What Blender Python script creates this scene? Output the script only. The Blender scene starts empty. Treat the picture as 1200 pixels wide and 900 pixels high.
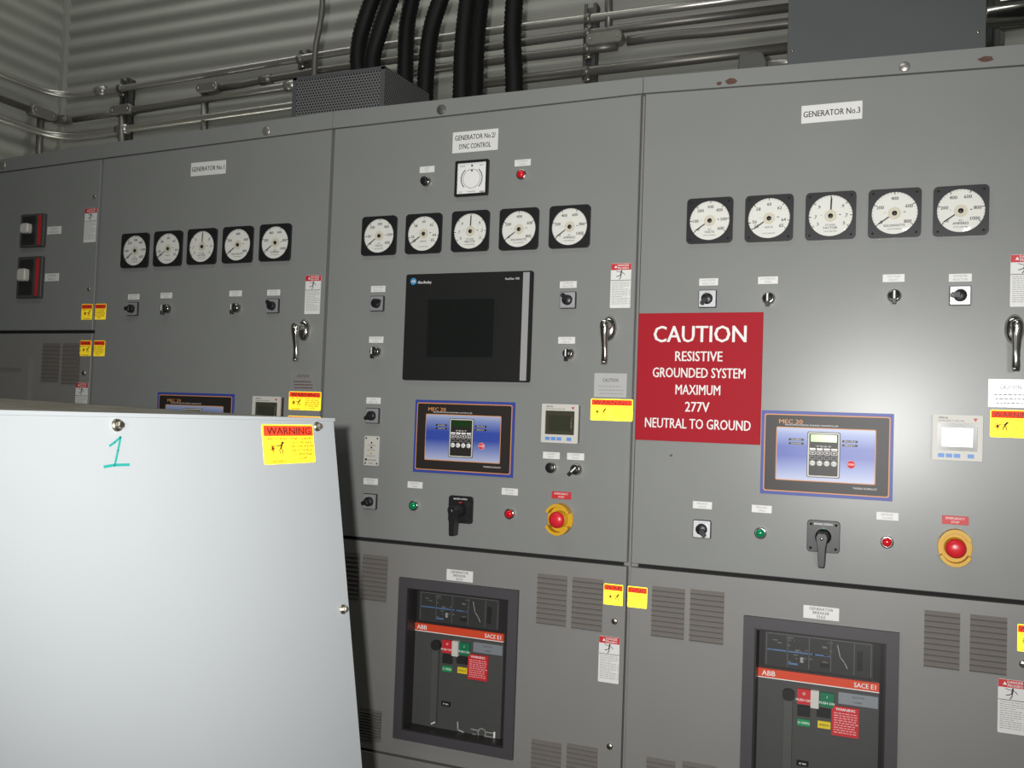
import bpy, math, random
from mathutils import Vector
random.seed(7)
PI = math.pi
S = bpy.context.scene
COL = S.collection

# ---------------------------------------------------------------- camera
CAM = Vector((2.4095, -2.2160, 1.5659))
FWD = Vector((-0.38279488, 0.92307901, 0.03732593))
RGT = Vector((0.92364416, 0.38158631, 0.03568404))
UPV = Vector((-0.01869612, -0.04813554, 0.99866582))
FPX = 1078.65
cd = bpy.data.cameras.new('camera')
cd.sensor_fit = 'HORIZONTAL'; cd.sensor_width = 36.0
cd.lens = FPX / 1200 * 36.0
cd.clip_start = 0.02
cam = bpy.data.objects.new('camera', cd)
COL.objects.link(cam)
from mathutils import Matrix
m = Matrix((RGT, UPV, -FWD)).transposed().to_4x4()
m.translation = CAM
cam.matrix_world = m
S.camera = cam

# ---------------------------------------------------------------- world, lamps, exposure
w = bpy.data.worlds.new('dim_room_air'); S.world = w; w.use_nodes = True
w.node_tree.nodes['Background'].inputs[0].default_value = (0.75, 0.8, 0.72, 1)
w.node_tree.nodes['Background'].inputs[1].default_value = 0.05

def area(name, loc, target, sx, sy, energy, col=(1, 1, 1)):
    d = bpy.data.lights.new(name, 'AREA'); d.shape = 'RECTANGLE'; d.size = sx; d.size_y = sy
    d.energy = energy; d.color = col
    o = bpy.data.objects.new(name, d); COL.objects.link(o)
    o.location = loc
    o.rotation_euler = (Vector(target) - Vector(loc)).to_track_quat('-Z', 'Y').to_euler()
    return o

# the photographer's flash, just left of and above the lens
fd = bpy.data.lights.new('camera_flash', 'SPOT')
fd.energy = 190; fd.color = (1.0, 0.985, 0.965)
fd.spot_size = math.radians(98); fd.spot_blend = 1.0
fd.shadow_soft_size = 0.012
fo = bpy.data.objects.new('camera_flash', fd); COL.objects.link(fo)
fm = Matrix((RGT, UPV, -FWD)).transposed().to_4x4()
fm.translation = CAM - RGT * 0.055 + UPV * 0.03
fo.matrix_world = fm
fo.rotation_euler = (FWD * 1.0 + RGT * 0.10 + UPV * 0.03).to_track_quat('-Z', 'Y').to_euler()
# weak room lighting: strip lamps under the ceiling, out of the picture
area('ceiling_strip_aisle', (1.2, -1.6, 4.2), (1.4, -0.8, 1.0), 2.4, 0.3, 13, (0.97, 1.0, 0.94))
area('ceiling_strip_rear', (-0.2, 0.75, 4.5), (-0.2, 1.0, 2.9), 3.4, 0.25, 12, (0.97, 1.0, 0.93))
area('added_fill_behind_lineup', (-1.15, 1.12, 1.7), (-1.2, 1.3, 3.0), 0.9, 0.15, 4.5, (0.98, 1.0, 0.90))  # unseen fill added behind the cabinets to brighten the wall above them
# unseen lamp added behind the camera to put glare on the right-hand doors
area('added_glare_lamp', (3.12, -4.1, 1.72), (2.64, 0.0, 1.62), 0.42, 0.40, 26, (1.0, 1.0, 1.0))

S.view_settings.view_transform = 'Standard'
S.view_settings.look = 'None'
S.view_settings.gamma = 1
S.view_settings.use_curve_mapping = False
S.view_settings.exposure = 0.0

# ---------------------------------------------------------------- helpers
def at(x, y, Y=0.0):
    """photo pixel -> point on the plane at depth Y"""
    d = FWD + RGT * ((x - 600) / FPX) + UPV * ((450 - y) / FPX)
    return CAM + d * ((Y - CAM.y) / d.y)

def atx(x, y, X):
    d = FWD + RGT * ((x - 600) / FPX) + UPV * ((450 - y) / FPX)
    return CAM + d * ((X - CAM.x) / d.x)

def mat(name, rgb, rough=0.5, metal=0.0, spec=0.5, noise=0.0, nscale=40, bump=0.0, bscale=300, coat=0.0):
    M = bpy.data.materials.get(name)
    if M: return M
    M = bpy.data.materials.new(name); M.use_nodes = True
    nt = M.node_tree; b = nt.nodes['Principled BSDF']
    b.inputs['Base Color'].default_value = (*rgb, 1)
    b.inputs['Roughness'].default_value = rough
    b.inputs['Metallic'].default_value = metal
    b.inputs['Specular IOR Level'].default_value = spec
    b.inputs['Coat Weight'].default_value = coat
    tc = nt.nodes.new('ShaderNodeTexCoord')
    if noise > 0:
        n = nt.nodes.new('ShaderNodeTexNoise'); n.inputs['Scale'].default_value = nscale; n.inputs['Detail'].default_value = 6
        nt.links.new(tc.outputs['Object'], n.inputs['Vector'])
        mr = nt.nodes.new('ShaderNodeMapRange')
        mr.inputs['To Min'].default_value = 1 - noise; mr.inputs['To Max'].default_value = 1 + noise
        nt.links.new(n.outputs['Fac'], mr.inputs['Value'])
        mx = nt.nodes.new('ShaderNodeVectorMath'); mx.operation = 'SCALE'
        mx.inputs[0].default_value = rgb
        nt.links.new(mr.outputs[0], mx.inputs['Scale'])
        nt.links.new(mx.outputs[0], b.inputs['Base Color'])
    if bump > 0:
        n2 = nt.nodes.new('ShaderNodeTexNoise'); n2.inputs['Scale'].default_value = bscale; n2.inputs['Detail'].default_value = 3
        nt.links.new(tc.outputs['Object'], n2.inputs['Vector'])
        bp = nt.nodes.new('ShaderNodeBump'); bp.inputs['Strength'].default_value = bump; bp.inputs['Distance'].default_value = 0.001
        nt.links.new(n2.outputs['Fac'], bp.inputs['Height'])
        nt.links.new(bp.outputs[0], b.inputs['Normal'])
    return M

PAINT = mat('grey_enamel_paint', (0.222, 0.230, 0.221), 0.31, 0, 0.36, 0.05, 6, 0.12, 500)
PAINT2 = mat('grey_enamel_ambient_tint', (0.212, 0.208, 0.198), 0.42, 0, 0.45, 0.05, 7, 0.12, 500)  # warm ambient light on the lower doors put into this copy's colour
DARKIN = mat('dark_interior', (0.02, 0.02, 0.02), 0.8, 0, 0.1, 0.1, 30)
BLACK = mat('black_plastic', (0.012, 0.012, 0.013), 0.38, 0, 0.5, 0.1, 60)
BLACKM = mat('black_matte', (0.012, 0.012, 0.012), 0.6, 0, 0.2, 0.1, 60)
DIAL = mat('dial_white', (0.78, 0.78, 0.76), 0.5, 0, 0.3, 0.02, 60)
DIALC = mat('dial_cream', (0.66, 0.62, 0.52), 0.5, 0, 0.3, 0.02, 60)
WHITE = mat('label_white', (0.70, 0.70, 0.68), 0.45, 0, 0.4, 0.03, 60)
WHITEG = mat('label_glare_white', (0.80, 0.80, 0.80), 0.22, 0, 0.7)  # caution label whitened: flash glare put into its colour
INK = mat('ink_black', (0.015, 0.015, 0.02), 0.6)
GINK = mat('ink_grey', (0.30, 0.30, 0.30), 0.6)
RED = mat('sign_red', (0.36, 0.010, 0.020), 0.6, 0, 0.15, 0.04, 20)
REDL = mat('label_red', (0.52, 0.02, 0.025), 0.5)
WINK = mat('ink_white', (0.78, 0.76, 0.74), 0.5)
CHROME = mat('chrome', (0.62, 0.60, 0.57), 0.16, 1.0, 0.5, 0.04, 60)
STEELP = mat('switch_plate_aluminium', (0.48, 0.48, 0.50), 0.42, 0.55, 0.5, 0.03, 90)
BOLTM = mat('zinc_bolt', (0.55, 0.52, 0.44), 0.3, 1.0, 0.5, 0.08, 200)
BEZEL = mat('breaker_bezel_grey', (0.060, 0.056, 0.062), 0.5, 0, 0.4, 0.05, 40)
BRK = mat('breaker_face_grey', (0.062, 0.063, 0.060), 0.5, 0, 0.4, 0.06, 40)
BRKD = mat('breaker_dark', (0.022, 0.021, 0.021), 0.4, 0, 0.4, 0.06, 40)
ORANGE = mat('breaker_orange_red', (0.62, 0.065, 0.025), 0.4)
GREEN = mat('button_green', (0.01, 0.16, 0.075), 0.4)
YELL = mat('shroud_yellow', (0.60, 0.34, 0.015), 0.42, 0, 0.4, 0.04, 60)
YELLB = mat('label_yellow', (0.70, 0.52, 0.02), 0.5)
MUSH = mat('mushroom_red', (0.62, 0.018, 0.03), 0.32)
LENSR = mat('lens_red', (0.62, 0.006, 0.015), 0.12, 0, 0.8, coat=0.6)
LENSG = mat('lens_green', (0.0, 0.22, 0.08), 0.12, 0, 0.8, coat=0.6)
BLUE = mat('plate_blue', (0.035, 0.06, 0.30), 0.45, 0, 0.4)
ORLINE = mat('ink_orange', (0.62, 0.26, 0.09), 0.5)
MECBLK = mat('plate_black', (0.022, 0.018, 0.016), 0.45, 0, 0.35)
PALEB = mat('meter_beige', (0.56, 0.55, 0.50), 0.45, 0, 0.4, 0.02, 60)
METSIDE = mat('meter_side_brown', (0.055, 0.035, 0.03), 0.5)
METSCR = mat('meter_screen_olive', (0.055, 0.052, 0.035), 0.18, 0, 0.6)
KEYB = mat('key_blue', (0.12, 0.26, 0.60), 0.5)
GLASSD = mat('hmi_screen_glass', (0.010, 0.012, 0.011), 0.08, 0, 0.5)
SILV = mat('hmi_strip_silver', (0.34, 0.33, 0.34), 0.45, 0.1, 0.5)
LOGOB = mat('logo_blue', (0.05, 0.25, 0.50), 0.4)
TEAL = mat('marker_teal', (0.02, 0.30, 0.27), 0.5)
COVER = mat('cover_light_grey', (0.375, 0.398, 0.410), 0.5, 0, 0.35, 0.025, 5, 0.08, 300)
RUST = mat('rust', (0.11, 0.06, 0.045), 0.8, 0, 0.2, 0.4, 200)
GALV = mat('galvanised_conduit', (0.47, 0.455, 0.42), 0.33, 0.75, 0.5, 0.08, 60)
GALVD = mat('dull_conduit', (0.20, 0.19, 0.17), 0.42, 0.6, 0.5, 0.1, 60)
STRUT = mat('strut_channel', (0.13, 0.13, 0.125), 0.5, 0.6, 0.5, 0.15, 60)
BODYM = mat('conduit_body_cast', (0.26, 0.25, 0.22), 0.45, 0.5, 0.5, 0.1, 60)
HOSE = mat('hose_black_rubber', (0.006, 0.006, 0.006), 0.5, 0, 0.25, 0.1, 60)
BOXG = mat('gutter_box_grey', (0.075, 0.080, 0.082), 0.5, 0, 0.4, 0.06, 12, 0.1, 400)
FLOORM = mat('floor_concrete', (0.20, 0.19, 0.18), 0.6, 0, 0.4, 0.2, 4, 0.3, 60)
CEILM = mat('ceiling_panel', (0.42, 0.43, 0.40), 0.7, 0, 0.3, 0.05, 4)

def lcd_mat(name, col, rough=0.15):
    return mat(name, col, rough, 0, 0.6)
LCDD = lcd_mat('lcd_dark_green', (0.015, 0.045, 0.015))
def lit(name, rgb, e):
    M = mat(name, rgb, 0.25); b = M.node_tree.nodes['Principled BSDF']
    b.inputs['Emission Color'].default_value = (*rgb, 1); b.inputs['Emission Strength'].default_value = e
    return M
LCDG = lit('lcd_lit_green', (0.22, 0.50, 0.10), 0.35)
METLIT = lit('meter_lcd_lit', (0.80, 0.82, 0.80), 0.9)

def retro(name, rgb, dif):
    """retro-reflective sheeting: glass beads send light back the way it came, so one lobe is centred on the
    incoming direction; the rest is an ordinary matt print"""
    M = bpy.data.materials.new(name); M.use_nodes = True; nt = M.node_tree
    nt.nodes.clear()
    out = nt.nodes.new('ShaderNodeOutputMaterial')
    d = nt.nodes.new('ShaderNodeBsdfDiffuse'); d.inputs['Color'].default_value = (*dif, 1)
    g = nt.nodes.new('ShaderNodeBsdfAnisotropic'); g.inputs['Color'].default_value = (*rgb, 1); g.inputs['Roughness'].default_value = 0.49
    geo = nt.nodes.new('ShaderNodeNewGeometry')
    nt.links.new(geo.outputs['Incoming'], g.inputs['Normal'])
    tc = nt.nodes.new('ShaderNodeTexCoord'); n = nt.nodes.new('ShaderNodeTexNoise'); n.inputs['Scale'].default_value = 90
    nt.links.new(tc.outputs['Object'], n.inputs['Vector'])
    mr = nt.nodes.new('ShaderNodeMapRange'); mr.inputs['To Min'].default_value = 0.5; mr.inputs['To Max'].default_value = 0.62
    nt.links.new(n.outputs['Fac'], mr.inputs['Value'])
    mx = nt.nodes.new('ShaderNodeMixShader')
    # returned light drops with the entrance angle
    dt = nt.nodes.new('ShaderNodeVectorMath'); dt.operation = 'DOT_PRODUCT'
    nt.links.new(geo.outputs['Incoming'], dt.inputs[0]); nt.links.new(geo.outputs['True Normal'], dt.inputs[1])
    ab = nt.nodes.new('ShaderNodeMath'); ab.operation = 'ABSOLUTE'; nt.links.new(dt.outputs['Value'], ab.inputs[0])
    pw = nt.nodes.new('ShaderNodeMath'); pw.operation = 'POWER'; pw.inputs[1].default_value = 3.0; nt.links.new(ab.outputs[0], pw.inputs[0])
    ml = nt.nodes.new('ShaderNodeMath'); ml.operation = 'MULTIPLY'
    nt.links.new(mr.outputs[0], ml.inputs[0]); nt.links.new(pw.outputs[0], ml.inputs[1])
    nt.links.new(ml.outputs[0], mx.inputs[0])
    nt.links.new(d.outputs[0], mx.inputs[1]); nt.links.new(g.outputs[0], mx.inputs[2])
    nt.links.new(mx.outputs[0], out.inputs[0])
    return M
RYEL = retro('retro_yellow', (1.0, 0.76, 0.05), (0.85, 0.60, 0.01))
RRED = retro('retro_red', (0.55, 0.035, 0.012), (0.75, 0.05, 0.02))

def glass_mat():
    M = bpy.data.materials.new('clear_cover_glass'); M.use_nodes = True; nt = M.node_tree; nt.nodes.clear()
    out = nt.nodes.new('ShaderNodeOutputMaterial')
    t = nt.nodes.new('ShaderNodeBsdfTransparent'); t.inputs[0].default_value = (0.96, 0.96, 0.94, 1)
    g = nt.nodes.new('ShaderNodeBsdfGlossy'); g.inputs['Roughness'].default_value = 0.06
    lw = nt.nodes.new('ShaderNodeLayerWeight'); lw.inputs['Blend'].default_value = 0.5
    f = nt.nodes.new('ShaderNodeMapRange'); f.inputs['From Min'].default_value = 0.3; f.inputs['To Min'].default_value = 0.04; f.inputs['To Max'].default_value = 0.5
    nt.links.new(lw.outputs['Facing'], f.inputs['Value'])
    mx = nt.nodes.new('ShaderNodeMixShader')
    nt.links.new(f.outputs[0], mx.inputs[0]); nt.links.new(t.outputs[0], mx.inputs[1]); nt.links.new(g.outputs[0], mx.inputs[2])
    nt.links.new(mx.outputs[0], out.inputs[0])
    return M
CLEAR = glass_mat()

def gradient_mat():
    """printed face plate: blue across the middle fading to pale lilac at the upper and lower edges"""
    M = bpy.data.materials.new('printed_blue_gradient'); M.use_nodes = True; nt = M.node_tree
    b = nt.nodes['Principled BSDF']; b.inputs['Roughness'].default_value = 0.4
    tc = nt.nodes.new('ShaderNodeTexCoord'); s = nt.nodes.new('ShaderNodeSeparateXYZ')
    nt.links.new(tc.outputs['Object'], s.inputs[0])
    mr = nt.nodes.new('ShaderNodeMapRange'); mr.inputs['From Min'].default_value = -0.062; mr.inputs['From Max'].default_value = 0.062
    nt.links.new(s.outputs['Z'], mr.inputs['Value'])
    r = nt.nodes.new('ShaderNodeValToRGB'); e = r.color_ramp.elements
    e[0].position = 0.0; e[0].color = (0.42, 0.46, 0.62, 1)
    e[1].position = 1.0; e[1].color = (0.42, 0.47, 0.62, 1)
    for p, c in ((0.2, (0.22, 0.27, 0.52, 1)), (0.45, (0.035, 0.07, 0.36, 1)), (0.62, (0.035, 0.07, 0.36, 1)), (0.85, (0.20, 0.26, 0.52, 1))):
        k = e.new(p); k.color = c
    nt.links.new(mr.outputs[0], r.inputs[0]); nt.links.new(r.outputs[0], b.inputs['Base Color'])
    return M
GRADB = gradient_mat()

def perf_mat():
    """perforated sheet with punched holes in a staggered grid (hole darkness put into the colour, the sheet is solid)"""
    M = bpy.data.materials.new('perforated_grey_sheet'); M.use_nodes = True; nt = M.node_tree; nt.nodes.clear()
    out = nt.nodes.new('ShaderNodeOutputMaterial'); b = nt.nodes.new('ShaderNodeBsdfPrincipled')
    b.inputs['Base Color'].default_value = (0.16, 0.165, 0.165, 1); b.inputs['Roughness'].default_value = 0.49
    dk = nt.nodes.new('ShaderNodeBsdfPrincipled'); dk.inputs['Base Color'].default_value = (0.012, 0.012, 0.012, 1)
    tc = nt.nodes.new('ShaderNodeTexCoord'); s = nt.nodes.new('ShaderNodeSeparateXYZ'); nt.links.new(tc.outputs['Object'], s.inputs[0])
    def mth(op, a, bb=None):
        n = nt.nodes.new('ShaderNodeMath'); n.operation = op
        for i, v in enumerate((a, bb)):
            if v is None: continue
            if isinstance(v, (int, float)): n.inputs[i].default_value = v
            else: nt.links.new(v, n.inputs[i])
        return n.outputs[0]
    xx = mth('ADD', s.outputs['X'], s.outputs['Y'])
    px, pz = 0.0095, 0.0082
    def dist(ox, oz):
        u = mth('SUBTRACT', mth('FRACT', mth('ADD', mth('DIVIDE', xx, px), 100 + ox)), 0.5)
        v = mth('SUBTRACT', mth('FRACT', mth('ADD', mth('DIVIDE', s.outputs['Z'], pz * 2), 100 + oz)), 0.5)
        u = mth('MULTIPLY', u, px); v = mth('MULTIPLY', v, pz * 2)
        return mth('SQRT', mth('ADD', mth('MULTIPLY', u, u), mth('MULTIPLY', v, v)))
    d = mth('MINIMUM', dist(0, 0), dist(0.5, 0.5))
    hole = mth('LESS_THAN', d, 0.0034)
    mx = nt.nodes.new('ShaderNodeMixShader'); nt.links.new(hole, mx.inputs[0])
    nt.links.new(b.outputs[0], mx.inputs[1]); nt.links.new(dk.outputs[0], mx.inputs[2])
    nt.links.new(mx.outputs[0], out.inputs[0])
    return M
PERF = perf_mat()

def wall_mat():
    """cream-grey painted liner sheet with pin-hole perforation and faint dirt"""
    M = bpy.data.materials.new('liner_sheet_cream_grey'); M.use_nodes = True; nt = M.node_tree
    b = nt.nodes['Principled BSDF']; b.inputs['Roughness'].default_value = 0.55
    tc = nt.nodes.new('ShaderNodeTexCoord')
    n = nt.nodes.new('ShaderNodeTexNoise'); n.inputs['Scale'].default_value = 2.2; n.inputs['Detail'].default_value = 6
    nt.links.new(tc.outputs['Object'], n.inputs['Vector'])
    s = nt.nodes.new('ShaderNodeSeparateXYZ'); nt.links.new(tc.outputs['Object'], s.inputs[0])
    def mth(op, a, bb=None):
        q = nt.nodes.new('ShaderNodeMath'); q.operation = op
        for i, v in enumerate((a, bb)):
            if v is None: continue
            if isinstance(v, (int, float)): q.inputs[i].default_value = v
            else: nt.links.new(v, q.inputs[i])
        return q.outputs[0]
    P_ = 0.0078
    u = mth('SUBTRACT', mth('FRACT', mth('ADD', mth('DIVIDE', mth('ADD', s.outputs['X'], s.outputs['Y']), P_), 1000)), 0.5)
    v = mth('SUBTRACT', mth('FRACT', mth('ADD', mth('DIVIDE', s.outputs['Z'], P_), 1000)), 0.5)
    d = mth('SQRT', mth('ADD', mth('MULTIPLY', u, u), mth('MULTIPLY', v, v)))
    hole = mth('LESS_THAN', d, 0.22)
    mr = nt.nodes.new('ShaderNodeMapRange'); mr.inputs['To Min'].default_value = 0.88; mr.inputs['To Max'].default_value = 1.1
    nt.links.new(n.outputs['Fac'], mr.inputs['Value'])
    c = nt.nodes.new('ShaderNodeVectorMath'); c.operation = 'SCALE'; c.inputs[0].default_value = (0.36, 0.362, 0.325)
    nt.links.new(mr.outputs[0], c.inputs['Scale'])
    mx = nt.nodes.new('ShaderNodeMix'); mx.data_type = 'RGBA'
    nt.links.new(hole, mx.inputs['Factor']); nt.links.new(c.outputs[0], mx.inputs['A']); mx.inputs['B'].default_value = (0.19, 0.19, 0.165, 1)
    nt.links.new(mx.outputs['Result'], b.inputs['Base Color'])
    return M
WALLM = wall_mat()

def top_mat():
    M = bpy.data.materials.new('dusty_sheet_top'); M.use_nodes = True; nt = M.node_tree
    b = nt.nodes['Principled BSDF']; b.inputs['Roughness'].default_value = 0.75
    tc = nt.nodes.new('ShaderNodeTexCoord'); n = nt.nodes.new('ShaderNodeTexNoise'); n.inputs['Scale'].default_value = 14; n.inputs['Detail'].default_value = 8
    nt.links.new(tc.outputs['Object'], n.inputs['Vector'])
    r = nt.nodes.new('ShaderNodeValToRGB'); e = r.color_ramp.elements
    e[0].position = 0.3; e[0].color = (0.20, 0.16, 0.11, 1); e[1].position = 0.7; e[1].color = (0.36, 0.35, 0.30, 1)
    nt.links.new(n.outputs['Fac'], r.inputs[0]); nt.links.new(r.outputs[0], b.inputs['Base Color'])
    return M
TOPM = top_mat()

_txt = {}
def text_geo(s, bold=False):
    k = (s, bold)
    if k in _txt: return _txt[k]
    c = bpy.data.curves.new('t', 'FONT'); c.body = s; c.size = 1; c.resolution_u = 2
    o = bpy.data.objects.new('t', c); COL.objects.link(o)
    me = bpy.data.meshes.new_from_object(o)
    vs = [(v.co.x, v.co.y) for v in me.vertices]; fs = [tuple(p.vertices) for p in me.polygons]
    bpy.data.objects.remove(o); bpy.data.meshes.remove(me); bpy.data.curves.remove(c)
    if vs:
        x0 = min(v[0] for v in vs); x1 = max(v[0] for v in vs); y0 = min(v[1] for v in vs); y1 = max(v[1] for v in vs)
    else: x0 = x1 = y0 = y1 = 0
    _txt[k] = (vs, fs, x0, x1, y0, y1)
    return _txt[k]

class MB:
    """collects faces; the panel front looks towards -Y, x to the right, z up"""
    def __init__(s): s.v = []; s.f = []; s.m = []; s.sm = []; s.mats = []
    def mi(s, M):
        if M not in s.mats: s.mats.append(M)
        return s.mats.index(M)
    def add(s, vs, fs, M, smooth=False):
        b = len(s.v); s.v += [tuple(p) for p in vs]; k = s.mi(M)
        for f in fs: s.f.append(tuple(b + i for i in f)); s.m.append(k); s.sm.append(smooth)
    def box(s, x0, x1, y0, y1, z0, z1, M):
        s.add([(x0, y0, z0), (x1, y0, z0), (x1, y1, z0), (x0, y1, z0), (x0, y0, z1), (x1, y0, z1), (x1, y1, z1), (x0, y1, z1)],
              [(0, 3, 2, 1), (4, 5, 6, 7), (0, 1, 5, 4), (1, 2, 6, 5), (2, 3, 7, 6), (3, 0, 4, 7)], M)
    def cbox(s, cx, cz, w_, h_, y0, y1, M): s.box(cx - w_ / 2, cx + w_ / 2, y0, y1, cz - h_ / 2, cz + h_ / 2, M)
    def outline(s, pts, y0, y1, M, bev=0.0, smooth=False):
        """prism of an outline (counter-clockwise seen from -Y) from front y0 back to y1, chamfered front rim"""
        n = len(pts)
        if bev > 0:
            cx = sum(p[0] for p in pts) / n; cz = sum(p[1] for p in pts) / n
            w_ = max(p[0] for p in pts) - min(p[0] for p in pts); h_ = max(p[1] for p in pts) - min(p[1] for p in pts)
            fx = 1 - 2 * bev / w_; fz = 1 - 2 * bev / h_
            inn = [(cx + (x - cx) * fx, cz + (z - cz) * fz) for x, z in pts]
            rings = [[(x, y0, z) for x, z in inn], [(x, y0 + bev, z) for x, z in pts], [(x, y1, z) for x, z in pts]]
        else: rings = [[(x, y0, z) for x, z in pts], [(x, y1, z) for x, z in pts]]
        vs = [p for r in rings for p in r]; fs = [tuple(range(n)), tuple(reversed(range(len(vs) - n, len(vs))))]
        for k in range(len(rings) - 1):
            for i in range(n):
                j = (i + 1) % n; a = k * n
                fs.append((a + j, a + i, a + n + i, a + n + j))
        s.add(vs, fs, M, smooth)
    @staticmethod
    def rr(w_, h_, r, n=5, cx=0, cz=0):
        pts = []
        for (sx, sz, a0) in ((1, -1, -90), (1, 1, 0), (-1, 1, 90), (-1, -1, 180)):
            for k in range(n + 1):
                a = math.radians(a0 + 90 * k / n)
                pts.append((cx + sx * (w_ / 2 - r) + r * math.cos(a), cz + sz * (h_ / 2 - r) + r * math.sin(a)))
        return pts
    @staticmethod
    def circ(r, n=28, cx=0, cz=0, rz=None):
        rz = rz or r
        return [(cx + r * math.cos(2 * PI * k / n), cz + rz * math.sin(2 * PI * k / n)) for k in range(n)]
    def lathe(s, prof, M, cx=0, cz=0, n=28, sx=1, sz=1, smooth=True):
        """profile of (radius, y), first = front centre"""
        vs = []; fs = []
        for (r, y) in prof:
            for k in range(n):
                a = 2 * PI * k / n; vs.append((cx + sx * r * math.cos(a), y, cz + sz * r * math.sin(a)))
        for i in range(len(prof) - 1):
            for k in range(n):
                j = (k + 1) % n; fs.append((i * n + j, i * n + k, (i + 1) * n + k, (i + 1) * n + j))
        fs.append(tuple(range(n)))
        s.add(vs, fs, M, smooth)
    def hole_plate(s, outer, inner, y0, y1, M):
        """flat ring between two outlines of equal count"""
        n = len(outer); vs = [(x, y0, z) for x, z in outer] + [(x, y0, z) for x, z in inner] + [(x, y1, z) for x, z in outer] + [(x, y1, z) for x, z in inner]
        fs = []
        for i in range(n):
            j = (i + 1) % n
            fs += [(i, j, n + j, n + i), (j, i, 2 * n + i, 2 * n + j), (n + i, n + j, 3 * n + j, 3 * n + i)]
        s.add(vs, fs, M)
    def tube(s, path, r, M, n=12, cap=True, rib=0.0):
        vs = []; fs = []; P = [Vector(p) for p in path]; prev = None
        for i, p in enumerate(P):
            t = (P[min(i + 1, len(P) - 1)] - P[max(i - 1, 0)]).normalized()
            if prev is None:
                a = Vector((0, 0, 1)) if abs(t.z) < 0.9 else Vector((1, 0, 0)); u = t.cross(a).normalized()
            else: u = (prev - t * prev.dot(t)).normalized()
            prev = u; v_ = t.cross(u)
            rr_ = r * (1 + (rib if i % 2 else 0))
            for k in range(n):
                a = 2 * PI * k / n; vs.append(tuple(p + u * (rr_ * math.cos(a)) + v_ * (rr_ * math.sin(a))))
        for i in range(len(P) - 1):
            for k in range(n):
                j = (k + 1) % n; fs.append((i * n + k, i * n + j, (i + 1) * n + j, (i + 1) * n + k))
        if cap: fs += [tuple(reversed(range(n))), tuple(range((len(P) - 1) * n, len(P) * n))]
        s.add(vs, fs, M, True)
    def text(s, st, cx, cz, h, y, M, wd=None, bold=False, align='c', rot=0):
        vs, fs, x0, x1, y0, y1 = text_geo(st, bold)
        if not vs: return
        H = 0.7; sc = h / H
        sx = sc if wd is None else wd / (x1 - x0)
        ox = {'c': (x0 + x1) / 2, 'l': x0, 'r': x1}[align]
        ca, sa = math.cos(rot), math.sin(rot)
        for dq, dy in (((-.016, 0), (.016, -.00006)) if bold else ((0, 0),)):
            out = []
            for (x, z) in vs:
                a = (x - ox + dq) * sx; b_ = (z - H / 2) * sc
                out.append((cx + a * ca - b_ * sa, y + dy, cz + a * sa + b_ * ca))
            s.add(out, fs, M)
    def stroke(s, pts, wd, y, M):
        for a, b_ in zip(pts, pts[1:]):
            d = Vector((b_[0] - a[0], b_[1] - a[1]));
            if d.length < 1e-7: continue
            nrm = Vector((-d.y, d.x)).normalized() * wd / 2; e = d.normalized() * wd * 0.3
            s.add([(a[0] - nrm.x - e.x, y, a[1] - nrm.y - e.y), (b_[0] - nrm.x + e.x, y, b_[1] - nrm.y + e.y),
                   (b_[0] + nrm.x + e.x, y, b_[1] + nrm.y + e.y), (a[0] + nrm.x - e.x, y, a[1] + nrm.y - e.y)], [(0, 1, 2, 3)], M)
    def mesh(s, name):
        me = bpy.data.meshes.new(name); me.from_pydata(s.v, [], s.f)
        for M in s.mats: me.materials.append(M)
        me.polygons.foreach_set('material_index', s.m)
        me.polygons.foreach_set('use_smooth', s.sm)
        me.update(); return me

WLOC = {}
def link(name, me, loc=(0, 0, 0), parent=None, label=None, rot=None):
    o = bpy.data.objects.new(name, me); COL.objects.link(o)
    loc = Vector(loc); WLOC[o.name] = loc
    if parent is not None:
        o.parent = parent; o.location = loc - WLOC[parent.name]
    else: o.location = loc
    if rot: o.rotation_euler = rot
    if label: o['label'] = label
    return o
def tag(o, label, cat, group=None, kind=None):
    o['label'] = label; o['category'] = cat
    if group: o['group'] = group
    if kind: o['kind'] = kind
    return o
def struct(o): o['kind'] = 'structure'; return o
_cache = {}
def cm(key, fn):
    """mesh shared by every copy of the same design"""
    if key not in _cache:
        mb = MB(); fn(mb); _cache[key] = mb.mesh(key if isinstance(key, str) else key[0])
    return _cache[key]

# ================================================================ room shell
XL, XR, YB, YF, ZC = -1.68, 4.2, 1.30, -4.2, 4.6
def corr_profile(z0, z1, per=0.086, amp=0.015):
    out = []; n = int((z1 - z0) / per * 8)
    for i in range(n + 1):
        z = z0 + (z1 - z0) * i / n; ph = (z / per) % 1.0
        out.append((z, amp * (1 + math.cos(2 * PI * ph)) * 0.5))
    return out
prof = corr_profile(0, ZC)
mb = MB(); vs = []; fs = []
for (z, a) in prof: vs += [(XL, YB - a, z), (XR, YB - a, z)]
for i in range(len(prof) - 1): fs.append((2 * i, 2 * i + 1, 2 * i + 3, 2 * i + 2))
mb.add(vs, fs, WALLM, True); mb.box(XL, XR, YB + 0.002, YB + 0.1, 0, ZC, WALLM)
struct(link('wall_back', mb.mesh('wall_back')))
mb = MB(); vs = []; fs = []
for (z, a) in prof: vs += [(XL + a, YF, z), (XL + a, YB, z)]
for i in range(len(prof) - 1): fs.append((2 * i, 2 * i + 1, 2 * i + 3, 2 * i + 2))
mb.add(vs, fs, WALLM, True); mb.box(XL - 0.1, XL - 0.002, YF, YB + 0.1, 0, ZC, WALLM)
struct(link('wall_left', mb.mesh('wall_left')))
mb = MB(); mb.box(XR, XR + 0.1, YF - 0.1, YB + 0.1, 0, ZC, WALLM); struct(link('wall_right', mb.mesh('wall_right')))
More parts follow.
